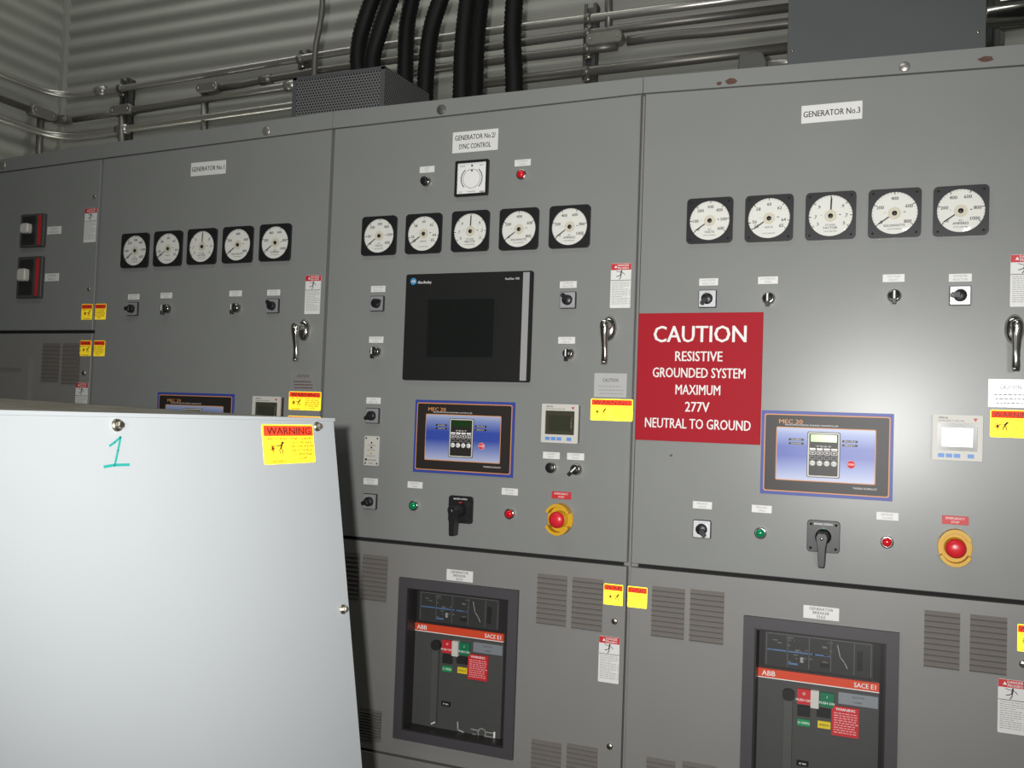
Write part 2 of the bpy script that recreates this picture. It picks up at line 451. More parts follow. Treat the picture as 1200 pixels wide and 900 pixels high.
mb = MB(); mb.box(XL - 0.1, XR, YF - 0.1, YF, 0, ZC, WALLM); struct(link('wall_front', mb.mesh('wall_front')))
mb = MB(); mb.box(XL - 0.1, XR + 0.1, YF - 0.1, YB + 0.1, -0.1, 0, FLOORM); struct(link('floor', mb.mesh('floor')))
mb = MB(); mb.box(XL - 0.1, XR + 0.1, YF - 0.1, YB + 0.1, ZC, ZC + 0.1, CEILM); struct(link('ceiling', mb.mesh('ceiling')))
mb = MB(); mb.box(XL + 0.0005, XL + 0.035, YB - 0.035, YB - 0.0005, 0, ZC, WALLM)
struct(link('trim_1', mb.mesh('trim_1')))

# ================================================================ switchgear sections
SX = [-0.880, 0.0245, 0.905, 1.818, 2.706]           # seams between sections
CT = {-0.880: 2.378, 0.0245: 2.408, 0.905: 2.430, 1.818: 2.429, 2.706: 2.408}   # top of fascia at each seam
DT = {-0.880: 2.335, 0.0245: 2.360, 0.905: 2.380, 1.818: 2.388, 2.706: 2.362}   # top of doors
DEP = 1.0
G = 0.0055   # half gap between doors
CABLBL = ['dark grey switchgear section at the far left with two small breakers on its door',
          'grey switchgear section headed GENERATOR No.1 behind the light grey enclosure',
          'grey switchgear section headed GENERATOR No.2 SYNC CONTROL with black touchscreen',
          'grey switchgear section headed GENERATOR No.3 bearing the big red CAUTION sign']
CAB = []
def plate_hole(mb, x0, x1, zb, ztl, ztr, holes, y0, y1, M):
    """door sheet with one optional rectangular hole"""
    if not holes:
        mb.add([(x0 + .0015, y0, zb + .0015), (x1 - .0015, y0, zb + .0015), (x1 - .0015, y0, ztr - .0015), (x0 + .0015, y0, ztl - .0015),
                (x0, y0 + .002, zb), (x1, y0 + .002, zb), (x1, y0 + .002, ztr), (x0, y0 + .002, ztl),
                (x0, y1, zb), (x1, y1, zb), (x1, y1, ztr), (x0, y1, ztl)],
               [(0, 1, 2, 3)] + [(b + (i + 1) % 4, b + i, b + 4 + i, b + 4 + (i + 1) % 4) for b in (0, 4) for i in range(4)] + [(11, 10, 9, 8)], M)
        return
    a, b, c, d = holes
    mb.box(x0, a, y0, y1, zb, ztl, M); mb.box(b, x1, y0, y1, zb, ztr, M)
    mb.box(a, b, y0, y1, zb, c, M); mb.box(a, b, y0, y1, d, ztl, M)

LOWDOOR = {}
for i in range(4):
    xa, xb = SX[i], SX[i + 1]; cx = (xa + xb) / 2
    root = bpy.data.objects.new('switchgear_cabinet', None); COL.objects.link(root)
    root.location = (cx, DEP / 2, 0); WLOC[root.name] = Vector((cx, DEP / 2, 0))
    root.empty_display_size = 0.3
    tag(root, CABLBL[i], 'electrical cabinet', 'switchgear sections in the lineup')
    CAB.append(root)
    L = (cx, 0, 0); h = (xb - xa) / 2
    ta, tb = CT[xa], CT[xb]; da, db = DT[xa], DT[xb]
    mb = MB(); e = 0.0008
    tt = min(ta, tb) - 0.01
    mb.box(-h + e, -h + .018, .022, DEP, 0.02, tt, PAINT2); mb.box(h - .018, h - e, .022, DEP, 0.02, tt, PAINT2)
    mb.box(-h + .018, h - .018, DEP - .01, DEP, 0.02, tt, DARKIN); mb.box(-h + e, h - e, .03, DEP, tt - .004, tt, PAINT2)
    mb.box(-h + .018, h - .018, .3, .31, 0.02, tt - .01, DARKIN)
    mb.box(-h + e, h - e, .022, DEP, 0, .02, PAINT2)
    # near-black strips behind the door splits, so the gaps read dark
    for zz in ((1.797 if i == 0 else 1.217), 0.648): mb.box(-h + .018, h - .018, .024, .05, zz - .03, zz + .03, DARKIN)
    link('enclosure_shell', mb.mesh('enclosure_shell'), L, root)
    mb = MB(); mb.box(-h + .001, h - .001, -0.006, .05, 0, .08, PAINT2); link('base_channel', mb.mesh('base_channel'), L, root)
    # fascia strip over the doors
    mb = MB(); g = 0.0012
    f0 = [(-h + e, -.004, da + g), (h - e, -.004, db + g), (h - e, -.004, tb), (-h + e, -.004, ta)]
    f1 = [(x, .019, z) for x, y, z in f0]
    mb.add(f0 + f1, [(0, 1, 2, 3), (7, 6, 5, 4), (1, 0, 4, 5), (2, 1, 5, 6), (3, 2, 6, 7), (0, 3, 7, 4)], PAINT)
    link('top_fascia', mb.mesh('top_fascia'), L, root)
    zm = 1.797 if i == 0 else 1.217
    mb = MB(); plate_hole(mb, -h + G, h - G, zm + .005, da, db, None, 0, .02, PAINT)
    ud = link('upper_door', mb.mesh('upper_door'), L, root)
    zl = 1.0 if i == 0 else 0.648
    hole = None
    if i in (2, 3):
        tl = at(*[(469.7, 675.8), (872.3, 720.5)][i - 2]); br = at(*[(601.9, 880.3), (1048.6, 925)][i - 2])
        hole = (tl.x - cx + .018, at(*[(608.8, 692), (1054.3, 737.4)][i - 2]).x - cx - .018, 0.715, tl.z - .018)
        LOWDOOR[i] = (tl.x - cx, hole[1] + .018, hole[2] - .018, tl.z)
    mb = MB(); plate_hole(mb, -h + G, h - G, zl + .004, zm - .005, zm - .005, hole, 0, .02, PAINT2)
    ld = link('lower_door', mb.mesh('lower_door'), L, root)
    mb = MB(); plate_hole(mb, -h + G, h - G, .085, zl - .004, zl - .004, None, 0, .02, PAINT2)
    link('bottom_door', mb.mesh('bottom_door'), L, root)
    root_parts = dict(upper=ud, lower=ld)
    CAB[i] = (root, ud, ld, cx)

# ---------------------------------------------------------------- device builders (centre on the door plane)
def at3(px, dy=0.0):
    p = at(px[0], px[1], dy); return (p.x, 0.0, p.z)

def build_gauge(cab, px, kind, label):
    p = at3(px)
    def bez(mb):
        c0_ = MB.rr(.110, .110, .010, 6); o = []
        for q_, r_ in zip(c0_, c0_[1:] + c0_[:1]):
            n_ = max(1, int(math.hypot(r_[0] - q_[0], r_[1] - q_[1]) / .007))
            o += [(q_[0] + (r_[0] - q_[0]) * t_ / n_, q_[1] + (r_[1] - q_[1]) * t_ / n_) for t_ in range(n_)]
        inn = []
        for (x, z) in o:
            a = math.atan2(z, x); inn.append((.0475 * math.cos(a), .0475 * math.sin(a)))
        mb.hole_plate(o, inn, -.008, 0.0005, BLACK)
        for sx in (-1, 1):
            for sz in (-1, 1): mb.lathe([(.0001, -.0088), (.0022, -.0088), (.0026, -.008)], BLACKM, sx * .045, sz * .045, 10)
    g = link('panel_gauge', cm('panel_gauge', bez), p, cab, label)
    link('dial_face', cm('dial_face', lambda mb: (mb.outline(MB.circ(.0476, 40), -.0045, 0, DIAL), mb.outline(MB.circ(.014, 24), -.0047, -.0045, DIALC))), p, g)
    scales = {
        'volts': ([('0', 217), ('100', 180), ('200', 132), ('300', 88), ('400', 48), ('500', 4), ('600', -36)], ['AC', 'VOLTS']),
        'hertz': ([('55', 212), ('56', 192), ('58', 137), ('60', 90), ('62', 45), ('64', -8), ('65', -33)], ['HERTZ', '']),
        'pf': ([('.5', 212), ('.7', 182), ('.9', 140), ('1', 90), ('.9', 40), ('.7', 0), ('.5', -32)], ['POWER', 'FACTOR']),
        'kw': ([('0', 215), ('200', 155), ('400', 90), ('600', 27), ('800', -35)], ['', 'KILOWATTS']),
        'amps': ([('0', 218), ('200', 166), ('400', 117), ('600', 66), ('800', 10), ('1000', -32)], ['AC', 'AMPERES'])}
    def marks(mb):
        nums, unit = scales[kind]
        y = -.0049
        for t, a in nums:
            a = math.radians(a); R = .0335
            mb.text(t, R * math.cos(a), R * math.sin(a), .0075, y, INK, bold=True)
            mb.stroke([(.0425 * math.cos(a), .0425 * math.sin(a)), (.0472 * math.cos(a), .0472 * math.sin(a))], .0016, y, INK)
        for k in range(29):
            a = math.radians(217 - 253 * k / 28)
            mb.stroke([(.0448 * math.cos(a), .0448 * math.sin(a)), (.0472 * math.cos(a), .0472 * math.sin(a))], .0006, y, INK)
        mb.text(unit[0], 0, -.021, .0045, y, INK); mb.text(unit[1], 0, -.0275, .0055, y, INK, bold=True)
        mb.text('SWITCHBOARD', 0, -.0355, .0028, y, INK)
        mb.stroke([(.019, .002), (.022, .002)], .002, y, INK); mb.stroke([(-.022, .002), (-.019, .002)], .001, y, GINK)
    link('scale_markings', cm(('scale_markings', kind), marks), p, g)
    def needle(mb):
        a = math.radians(88 if kind == 'pf' else 215)
        c, s_ = math.cos(a), math.sin(a)
        wd = .0028
        mb.stroke([(.015 * c, .015 * s_), (.040 * c, .040 * s_)], wd if kind != 'pf' else .0034, -.0062, INK)
        mb.stroke([(.038 * c, .038 * s_), (.045 * c, .045 * s_)], .001, -.0062, INK)
        mb.lathe([(.0001, -.0072), (.0048, -.0070), (.0055, -.006), (.0055, -.0045)], BLACK, 0, 0, 18)
    link('needle', cm(('needle', kind == 'pf'), needle), p, g)
    def gl(mb): mb.lathe([(.0001, -.0100), (.02, -.0099), (.038, -.0093), (.0474, -.0078)], CLEAR, 0, 0, 36)
    link('gauge_glass', cm('gauge_glass', gl), p, g)
    return g

TW, TH = .0455, .0175
def build_tag(cab, px, lines, label, wd=TW, ht=TH, back=WHITE, ink=GINK, th=None, bold=False, name='name_tag', y0=-.0015, widths=None):
    p = at3(px)
    t = link(name, cm((name, wd, ht, back.name), lambda mb: mb.outline([(-wd / 2, -ht / 2), (wd / 2, -ht / 2), (wd / 2, ht / 2), (-wd / 2, ht / 2)], y0, .0003, back, .0004)), p, cab, label)
    def L(mb):
        n = len(lines)
        for k, s in enumerate(lines):
            h = th or ht * .5 / n
            z = (n - 1) / 2 * ht / (n + .35) - k * ht / (n + .35)
            wmax = wd * .86
            g_ = text_geo(s, bold); nat = (g_[3] - g_[2]) * h / .7
            mb.text(s, 0, z, h, y0 - .0003, ink, wd=(widths[k] if widths else min(nat, wmax)), bold=bold)
    link('lettering', cm(('lettering', tuple(lines), wd, ht), L), p, t)
    return t

def build_plate_switch(cab, px, ang, label='square-plated rotary switch with black knob'):
    p = at3(px)
    s = link('rotary_switch', cm('rotary_switch', lambda mb: mb.outline(MB.rr(.043, .043, .003, 3), -.007, .0003, BLACK, .0008)), p, cab, label)
    def pl(mb):
        mb.outline(MB.rr(.0395, .0395, .0015, 2), -.0082, -.007, STEELP)
        mb.text('OFF  ON', 0, .0155, .003, -.0085, GINK)
    link('switch_plate', cm('switch_plate', pl), p, s)
    def kn(mb):
        mb.lathe([(.0001, -.019), (.0112, -.019), (.0128, -.0175), (.0128, -.010), (.0135, -.0082)], BLACK, 0, 0, 26)
        pts = [(0, -.007), (.016, -.0055), (.0195, -.003), (.0195, .003), (.016, .0055), (0, .007)]
        mb.outline(pts, -.022, -.0165, BLACK, .001)
        mb.stroke([(.013, 0), (.018, 0)], .0012, -.0223, CHROME)
    link('knob', cm('knob', kn), p, s, rot=(0, -math.radians(ang), 0))
    return s

def build_lever_switch(cab, px, ang=-90, label='small selector switch, black lever with a white stripe', shift=0.0):
    p = at3(px)
    s = link('selector_switch', cm('selector_switch', lambda mb: (
        mb.lathe([(.0105, -.016), (.0128, -.0155), (.0145, -.004), (.0152, -.003), (.0152, .0003)], CHROME, 0, 0, 28),
        mb.lathe([(.0001, -.0165), (.0105, -.0165), (.0108, -.012)], BLACK, 0, 0, 24))), p, cab, label)
    def kn(mb):
        mb.lathe([(.0001, -.022), (.0085, -.022), (.0105, -.020), (.0105, -.0165)], BLACK, 0, 0, 24)
        mb.outline([(-.009, -.0042), (.0195, -.0042), (.0205, -.003), (.0205, .003), (.0195, .0042), (-.009, .0042)], -.029, -.020, BLACK, .001)
        mb.stroke([(-.008, 0), (.0075, 0)], .0034, -.0293, WINK)
    link('knob', cm('selector_knob', kn), p, s, rot=(0, -math.radians(ang), 0))
    return s

def build_light(cab, px, M, label):
    p = at3(px)
    s = link('pilot_light', cm('pilot_light', lambda mb: mb.lathe([(.0102, -.009), (.0125, -.0095), (.0138, -.0075), (.0138, .0003)], CHROME, 0, 0, 28)), p, cab, label)
    link('lens', cm(('lens', M.name), lambda mb: mb.lathe([(.0001, -.0165), (.004, -.0162), (.0075, -.0148), (.0100, -.012), (.0104, -.008)], M, 0, 0, 24)), p, s)
    return s

def build_button(cab, px, label='black push button in a chrome ring', r=.0125):
    p = at3(px)
    s = link('push_button', cm('push_button', lambda mb: mb.lathe([(.0118, -.012), (.0135, -.0115), (.0148, -.003), (.0148, .0003)], CHROME, 0, 0, 28)), p, cab, label)
    link('button_cap', cm('button_cap', lambda mb: mb.lathe([(.0001, -.0175), (.0100, -.0175), (.0118, -.0160), (.0118, -.010)], BLACK, 0, 0, 26)), p, s)
    return s

def build_danger(cab, px_tl, px_br, label='white danger notice with red band and falling figure'):
    a = at(*px_tl); b = at(*px_br); wd = .0525; ht = .112
    cx, cz = (a.x + b.x) / 2, (a.z + b.z) / 2
    p = (cx, 0, cz)
    s = link('danger_label', cm('danger_label', lambda mb: mb.outline(MB.rr(wd, ht, .002, 2), -.0009, .0003, WHITE)), p, cab, label)
    def hd(mb):
        mb.outline([(-wd / 2 + .0003, ht / 2 - .0165), (wd / 2 - .0003, ht / 2 - .0165), (wd / 2 - .0003, ht / 2 - .0006), (-wd / 2 + .0003, ht / 2 - .0006)], -.0013, -.0009, REDL)
    link('header_band', cm('header_band', hd), p, s)
    def L(mb):
        y = -.0016; zt = ht / 2
        mb.text('DANGER', .006, zt - .005, .0052, y, WINK, bold=True); mb.text('PELIGRO', .006, zt - .012, .0052, y, WINK, bold=True)
        mb.add([(-.0175, y, zt - .0115), (-.0095, y, zt - .0115), (-.0135, y, zt - .0045)], [(0, 1, 2)], WINK)
        mb.cbox(0, zt - .0425, wd - .001, .0012, y + .0003, y + .0005, INK)
        # falling figure and bolt
        c = (0.001, zt - .029)
        def q(*pp): return [(c[0] + x * .001, c[1] + z * .001) for x, z in pp]
        mb.outline(MB.circ(.0018, 10, c[0] + .0005, c[1] + .0102), y, y + .0003, INK)
        mb.stroke(q((0, 8), (-1, 0)), .0032, y, INK)
        mb.stroke(q((-1, 7), (-8, 8), (-13, 10)), .0012, y, INK); mb.stroke(q((1, 7), (6, 4), (9, 0)), .0014, y, INK)
        mb.stroke(q((-1, 0), (-7, -3), (-12, -4)), .0017, y, INK); mb.stroke(q((-1, 0), (-1, -6), (-5, -11)), .0017, y, INK)
        r_ = random.Random(3)
        for k in range(13):
            z = zt - .0475 - k * .0045
            n = -wd / 2 + .004
            lim = wd / 2 - .004 if k not in (3, 8) else .006
            while n < lim:
                l = r_.uniform(.003, .009); mb.cbox(n + l / 2, z, min(l, lim - n + .001), .0013, y + .0004, y + .0006, GINK); n += l + .0013
    link('lettering', cm('danger_lettering', L), p, s)
    return s

def build_warning(cab, px_tl, px_br, label='yellow reflective WARNING sticker', half=None, mount=None, wd=None, ht=None, rot=None):
    """half = 'L' or 'R': the piece on one side of a door seam the sticker was slit along"""
    if mount is None:
        a = at(*px_tl); b = at(*px_br); wd = b.x - a.x; ht = a.z - b.z; p = ((a.x + b.x) / 2, 0, (a.z + b.z) / 2)
    else: p = mount
    k = ('warning_sticker', round(wd, 4), round(ht, 4), half)
    if half:
        sg = -1 if half == 'L' else 1
        hw_ = wd / 2 - .0060; hc = sg * (wd / 2 - hw_ / 2)
    def bd(mb):
        if half: mb.outline(MB.rr(hw_, ht, .002, 3, cx=hc), -.0010, .0002, RYEL)
        else: mb.outline(MB.rr(wd, ht, .003, 3), -.0009, .0002, RYEL)
    s = link('warning_sticker', cm(k, bd), p, cab, label, rot)
    h_ = ht * .26
    def hd(mb):
        if half: mb.cbox(hc, ht / 2 - h_ / 2 - .002, hw_ - .002, h_, -.0014, -.0012, RRED)
        else: mb.cbox(0, ht / 2 - h_ / 2 - .002, wd - .004, h_, -.0014, -.0012, RRED)
    ch = link('header_band', cm(('header_band',) + k, hd), p, s)
    def L(mb):
        y = -.0018
        if half: mb.text('WAR' if half == 'L' else 'NING', hc, ht / 2 - h_ / 2 - .002, h_ * .66, y, BLKR, wd=hw_ * .84, bold=True)
        else: mb.text('WARNING', 0, ht / 2 - h_ / 2 - .002, h_ * .70, y, BLKR, wd=wd * .86, bold=True)
        f = ht / .065; zt = ht / 2 - h_ - .002
        if half != 'R':
            mb.text('ARC FLASH', -wd * .25, zt - .0045 * f, .0046 * f, y, BLKR, wd=wd * .36, bold=True)
            mb.text('HAZARD', -wd * .25, -ht / 2 + .0045 * f, .0044 * f, y, BLKR, wd=wd * .28, bold=True)
            cx, cz = -wd * .34, -ht * .10
            for i_ in range(9):
                a = 2 * PI * i_ / 9; r_ = .0085 * f * (1 if i_ % 2 else .75)
                mb.stroke([(cx, cz), (cx + r_ * math.cos(a) * .9, cz + r_ * math.sin(a))], .0018 * f, y, BURST)
            fx, fz = -wd * .18, -ht * .08; q = lambda pts: [(fx + x * .001 * f, fz + z * .001 * f) for x, z in pts]
            mb.outline(MB.circ(.0022 * f, 10, fx + .004 * f, fz + .0075 * f), y, y + .0003, BLKR)
            mb.stroke(q([(3, 6), (-1, -1)]), .0042 * f, y, BLKR); mb.stroke(q([(-1, -1), (-5, -5), (-3, -11)]), .0022 * f, y, BLKR)
            mb.stroke(q([(-1, -1), (3, -5), (4, -12)]), .0022 * f, y, BLKR); mb.stroke(q([(3, 5), (-6, 2), (-12, 2)]), .0018 * f, y, BLKR)
            mb.stroke(q([(3, 5), (8, 8)]), .0018 * f, y, BLKR)
        if half != 'L':
            tl = ['*ONLY QUALIFIED', 'ELECTRICIANS', 'WITH PROPER PPE', 'ARE AUTHORIZED', 'TO OPEN PANEL', 'DOOR*']
            for i_, t in enumerate(tl):
                mb.text(t, wd * .245, zt - .0045 * f - i_ * (ht * .72 - .006 * f) / 6.2, .0044 * f, y, BLKR, wd=wd * .45 * min(1, len(t) / 14), bold=True)
        if not half: mb.cbox(.001, (-ht * .5 + zt) / 2, .0006, zt + ht / 2 - .004, y, y + .0002, BLKR)
    lt = link('lettering', cm(('lettering',) + k, L), p, s)
    return s
BLKR = mat('ink_dark_brown', (0.10, 0.012, 0.01), 0.6)
BURST = mat('ink_orange_brown', (0.32, 0.05, 0.01), 0.6)

def build_caution(cab, px, see=False, M=None):
    p = at3(px); wd, ht = .084, .060
    M = M or (PAINT_LBL if see else LBLG)
    s = link('caution_label', cm(('caution_label', M.name), lambda mb: mb.outline(MB.rr(wd, ht, .001, 2), -.0008, .0003, M)), p, cab, 'pale caution label with four lines of print under the handle')
    def L(mb):
        ink = INK if not see else BLKR
        mb.text('CAUTION', 0, .013, .0085, -.0011, ink, wd=.040)
        r_ = random.Random(5)
        for k in range(3):
            n = -.031 + k * .002
            while n < .030:
                l = r_.uniform(.004, .008); mb.cbox(n + l / 2, -.003 - k * .009, l, .0026, -.0012, -.0010, GINK if not see else BLKR); n += l + .002
    link('lettering', cm(('caution_lettering', see), L), p, s)
LBLG = mat('label_pale_grey', (0.44, 0.44, 0.43), 0.3, 0, 0.5, 0.02, 60)
PAINT_LBL = mat('label_clear_on_grey', (0.235, 0.235, 0.228), 0.3, 0, 0.5, 0.02, 60)

def build_handle(cab, px, label='chrome swing lever door handle'):
    p = at3(px)
    def esc(mb):
        mb.lathe([(.0001, -.014), (.55, -.0135), (.8, -.011), (1, -.004), (1, .0003)], CHROME, 0, 0, 30, .019, .032)
    s = link('door_handle', cm('door_handle', esc), p, cab, label)
    def lev(mb):
        mb.lathe([(.0001, -.052), (.009, -.052), (.0105, -.050), (.0105, -.012)], CHROME, 0, .006, 24)
        # tapering curved lever, hanging straight down
        vs, fs = [], []
        st = [(.012, -.046, .0100, .008), (.0, -.048, .0115, .008), (-.02, -.046, .0095, .0065), (-.045, -.041, .0075, .0055), (-.065, -.038, .0075, .005), (-.082, -.039, .0080, .005), (-.092, -.042, .0066, .004)]
        n = 14
        for z, y, a, b_ in st:
            for k in range(n):
                t = 2 * PI * k / n; vs.append((a * math.cos(t) - .0, y + b_ * math.sin(t), z))
        for i_ in range(len(st) - 1):
            for k in range(n):
                j = (k + 1) % n; fs.append((i_ * n + k, i_ * n + j, (i_ + 1) * n + j, (i_ + 1) * n + k))
        fs += [tuple(range(n)), tuple(reversed(range((len(st) - 1) * n, len(st) * n)))]
        mb.add(vs, fs, CHROME, True)
    link('lever', cm('lever', lev), p, s)
    link('key_lock', cm('key_lock', lambda mb: (mb.lathe([(.0001, -.0555), (.0052, -.0555), (.006, -.054), (.006, -.050)], BOLTM, 0, .004, 18), mb.cbox(0, .004, .0012, .006, -.0562, -.0550, BLACK))), p, s)
    return s

def build_estop(cab, px, label='red mushroom emergency stop button in a yellow guard'):
    p = at3(px)
    def base(mb):
        mb.outline([(x * .95, z) for x, z in MB.circ(.036, 36, rz=.040)], -.005, .0003, YELL, .001)
        # upper and lower guard arcs
        for a0, a1 in ((28, 152), (208, 332)):
            n = 18; vs = []; fs = []
            for k in range(n + 1):
                a = math.radians(a0 + (a1 - a0) * k / n)
                ro, ri = .036, .029
                for (r_, y) in ((ro, -.004), (ro, -.030), (ri, -.030), (ri, -.004)): vs.append((r_ * .97 * math.cos(a), y, r_ * 1.10 * math.sin(a)))
            for k in range(n):
                for j in range(4): fs.append((k * 4 + (j + 1) % 4, k * 4 + j, (k + 1) * 4 + j, (k + 1) * 4 + (j + 1) % 4))
            fs += [(0, 1, 2, 3), (n * 4 + 3, n * 4 + 2, n * 4 + 1, n * 4)]
            mb.add(vs, fs, YELL)
        mb.lathe([(.0001, -.018), (.017, -.018), (.0185, -.016), (.022, -.005)], YELL, 0, 0, 28)
    s = link('emergency_stop', cm('emergency_stop', base), p, cab, label)
    link('mushroom_button', cm('mushroom_button', lambda mb: mb.lathe([(.0001, -.040), (.008, -.0395), (.016, -.037), (.0205, -.032), (.0205, -.029), (.010, -.026), (.009, -.016)], MUSH, 0, 0, 32)), p, s)
    return s

def build_control(cab, px, dot, label='black breaker control switch with pistol-grip handle'):
    p = at3(px)
    def pl(mb):
        mb.outline(MB.rr(.071, .072, .008, 5), -.006, .0003, BLACK, .001)
        for sx, sz in ((-1, 1), (1, 1), (1, -1), (-1, -1)): mb.lathe([(.0001, -.0072), (.0028, -.0070), (.0032, -.006)], BLACKM, sx * .027, sz * .027, 12)
        mb.text('BREAKER CONTROL', 0, .028, .0042, -.0064, WINK, wd=.040, bold=True)
    s = link('control_switch', cm('control_switch', pl), p, cab, label)
    link('target_flag', cm(('target_flag', dot.name), lambda mb: mb.outline(MB.circ(.0042, 16, 0, .0165), -.0075, -.006, dot)), p, s)
    def gr(mb):
        mb.lathe([(.0001, -.030), (.011, -.030), (.0165, -.026), (.0175, -.006)], BLACKM, 0, 0, 28)
        mb.outline([(-.0055, -.064), (.0055, -.064), (.0068, -.060), (.0085, -.020), (.0135, .004), (.009, .013), (-.009, .013), (-.0135, .004), (-.0085, -.020), (-.0068, -.060)], -.058, -.030, BLACK, .002)
        mb.lathe([(.0001, -.0595), (.003, -.0595), (.0035, -.058)], CHROME, 0, 0, 12)
    link('grip', cm('grip', gr), p, s)
    return s

def rect_px(tl, br, Y=0.0):
    a = at(*tl, Y); b = at(*br, Y); return (a.x + b.x) / 2, (a.z + b.z) / 2, b.x - a.x, a.z - b.z

def build_mec(cab, center_xz, wd, ht, lcd, label):
    p = (center_xz[0], 0, center_xz[1])
    key = round(wd, 3)
    s = link('genset_controller', cm(('genset_controller', key), lambda mb: mb.outline([(-wd / 2, -ht / 2), (wd / 2, -ht / 2), (wd / 2, ht / 2), (-wd / 2, ht / 2)], -.004, .0003, BLUE, .0005)), p, cab, label)
    def bz(mb):
        w2, h2 = wd * .955, ht * .925
        mb.outline(MB.rr(w2, h2, .005, 4), -.0046, -.004, ORLINE)
        mb.outline(MB.rr(w2 - .005, h2 - .005, .004, 4), -.0051, -.0046, MECBLK)
        w3, h3 = wd * .757, ht * .635
        mb.outline(MB.rr(w3, h3, .003, 3, cx=-.001, cz=-.0015), -.0055, -.0051, ORLINE)
    link('border_frame', cm(('border_frame', key), bz), p, s)
    w3, h3 = wd * .757 - .004, ht * .635 - .004
    link('face_plate', cm(('face_plate', key), lambda mb: mb.outline(MB.rr(w3, h3, .002, 3, cx=-.001, cz=-.0015), -.0059, -.0055, GRADB)), p, s)
    def kp(mb):
        kw, kh = .0715, .104; c = (-.004, -.001)
        mb.outline(MB.rr(kw, kh, .004, 4, *c), -.0066, -.0059, MECBLK)
        mb.outline(MB.rr(kw - .003, kh - .003, .0035, 4, *c), -.0070, -.0066, PALEB)
        mb.outline(MB.rr(kw - .009, kh - .009, .002, 3, *c), -.0075, -.0070, MECBLK)
        mb.text('TEST', c[0], c[1] + .019, .003, -.0079, WINK, wd=.035)
        for k in range(4):
            x = c[0] - .0235 + k * .0155
            mb.cbox(x, c[1] + .0125, .013, .0045, -.0080, -.0075, WINK)
            mb.outline(MB.rr(.0135, .0085, .002, 2, x, c[1] + .004), -.0078, -.0075, WINK); mb.outline(MB.rr(.0115, .0065, .0015, 2, x, c[1] + .004), -.0080, -.0078, MECBLK)
            mb.stroke([(x - .002, c[1] + .004), (x + .002, c[1] + .004)], .002, -.0083, WINK)
            mb.outline(MB.rr(.0125, .0075, .002, 2, x, c[1] - .007), -.0078, -.0075, GINK); mb.outline(MB.rr(.0105, .0055, .0015, 2, x, c[1] - .007), -.0080, -.0078, MECBLK)
    link('keypad', cm(('keypad', key), kp), p, s)
    link('lcd_screen', cm(('lcd_screen', lcd.name), lambda mb: mb.outline(MB.rr(.056, .0165, .001, 2, cx=-.004, cz=.0365), -.0082, -.0075, lcd)), p, s)
    for k in range(4):
        link('round_key', cm('round_key', lambda mb: (mb.lathe([(.0001, -.0092), (.005, -.0090), (.0062, -.0082), (.0064, -.0075)], WHITE, 0, 0, 20), mb.text('RUN', 0, 0, .0028, -.0096, INK))),
             (p[0] - .0275 + k * .0155, 0, p[2] - .0205), s)
    link('stop_key', cm('stop_key', lambda mb: (mb.lathe([(.0001, -.0072), (.0080, -.0070), (.0092, -.0059)], WINKR, 0, 0, 24), mb.lathe([(.0001, -.0080), (.0070, -.0078), (.0078, -.0070)], LENSK, 0, 0, 24), mb.text('STOP', 0, 0, .0042, -.0083, WINK, bold=True))),
         (p[0] + .0555, 0, p[2] - .020), s)
    def L(mb):
        mb.text('MEC 20', -wd * .27, ht * .375, .0095, -.0056, ORLINE, wd=.052, bold=True)
        mb.text('MICROPROCESSOR ENGINE CONTROLLER', -wd * .11, ht * .336, .0032, -.0056, WINK, wd=.116)
        mb.text('THOMSON TECHNOLOGY', wd * .30, -ht * .375, .0040, -.0056, WINK, wd=.050)
        for (x, z, t) in ((-.064, .0315, 'ALARM'), (-.064, .0225, 'SHUTDOWN'), (.052, .0315, 'RUN'), (.052, .0225, 'READY')):
            mb.cbox(x, z, .033, .0048, -.0063, -.0059, MECBLK); mb.text(t, x, z, .0030, -.0066, WINK, wd=.022)
    link('lettering', cm(('mec_lettering', key), L), p, s)
    return s
WINKR = mat('ring_pale_red', (0.75, 0.35, 0.36), 0.5)
LENSK = mat('stop_key_red', (0.72, 0.05, 0.06), 0.4)

def build_meter(cab, cxz, label, scr=None):
    scr = scr or METSC2
    p = (cxz[0], 0, cxz[1]); wd = .098
    def bd(mb): mb.outline(MB.rr(wd - .004, wd - .004, .003, 3), -.016, .0003, METSIDE)
    s = link('power_meter', cm('power_meter', bd), p, cab, label)
    def bz(mb):
        o = MB.rr(wd, wd, .003, 4); inn = MB.rr(.078, .060, .002, 4, cz=.002)
        mb.hole_plate(o, inn, -.021, -.015, PALEB)
    link('bezel', cm('bezel', bz), p, s)
    link('display', cm(('display', scr.name), lambda mb: (mb.outline(MB.rr(.080, .062, .001, 2, cz=.002), -.0185, -.0160, METSCR), mb.outline(MB.rr(.060, .040, .001, 2, cz=.001), -.0188, -.0185, scr))), p, s)
    for x in (-.031, -.0155, 0, .0265):
        link('key', cm('meter_key', lambda mb: mb.outline(MB.rr(.0125, .0085, .001, 2), -.0222, -.021, KEYB)), (p[0] + x, 0, p[2] - .0385), s)
    def L(mb):
        mb.text('WM3-96', -.028, .0425, .0042, -.0213, INK, wd=.018, bold=True); mb.text('POWER QUALITY ANALYZER', -.012, .0365, .0028, -.0213, INK, wd=.05)
        mb.add([(.030, -.0213, .0425), (.0345, -.0213, .0355), (.039, -.0213, .0425)], [(0, 1, 2)], REDL)
    link('lettering', cm('meter_lettering', L), p, s)
METSC2 = mat('meter_lcd', (0.04, 0.042, 0.028), 0.12, 0, 0.6)

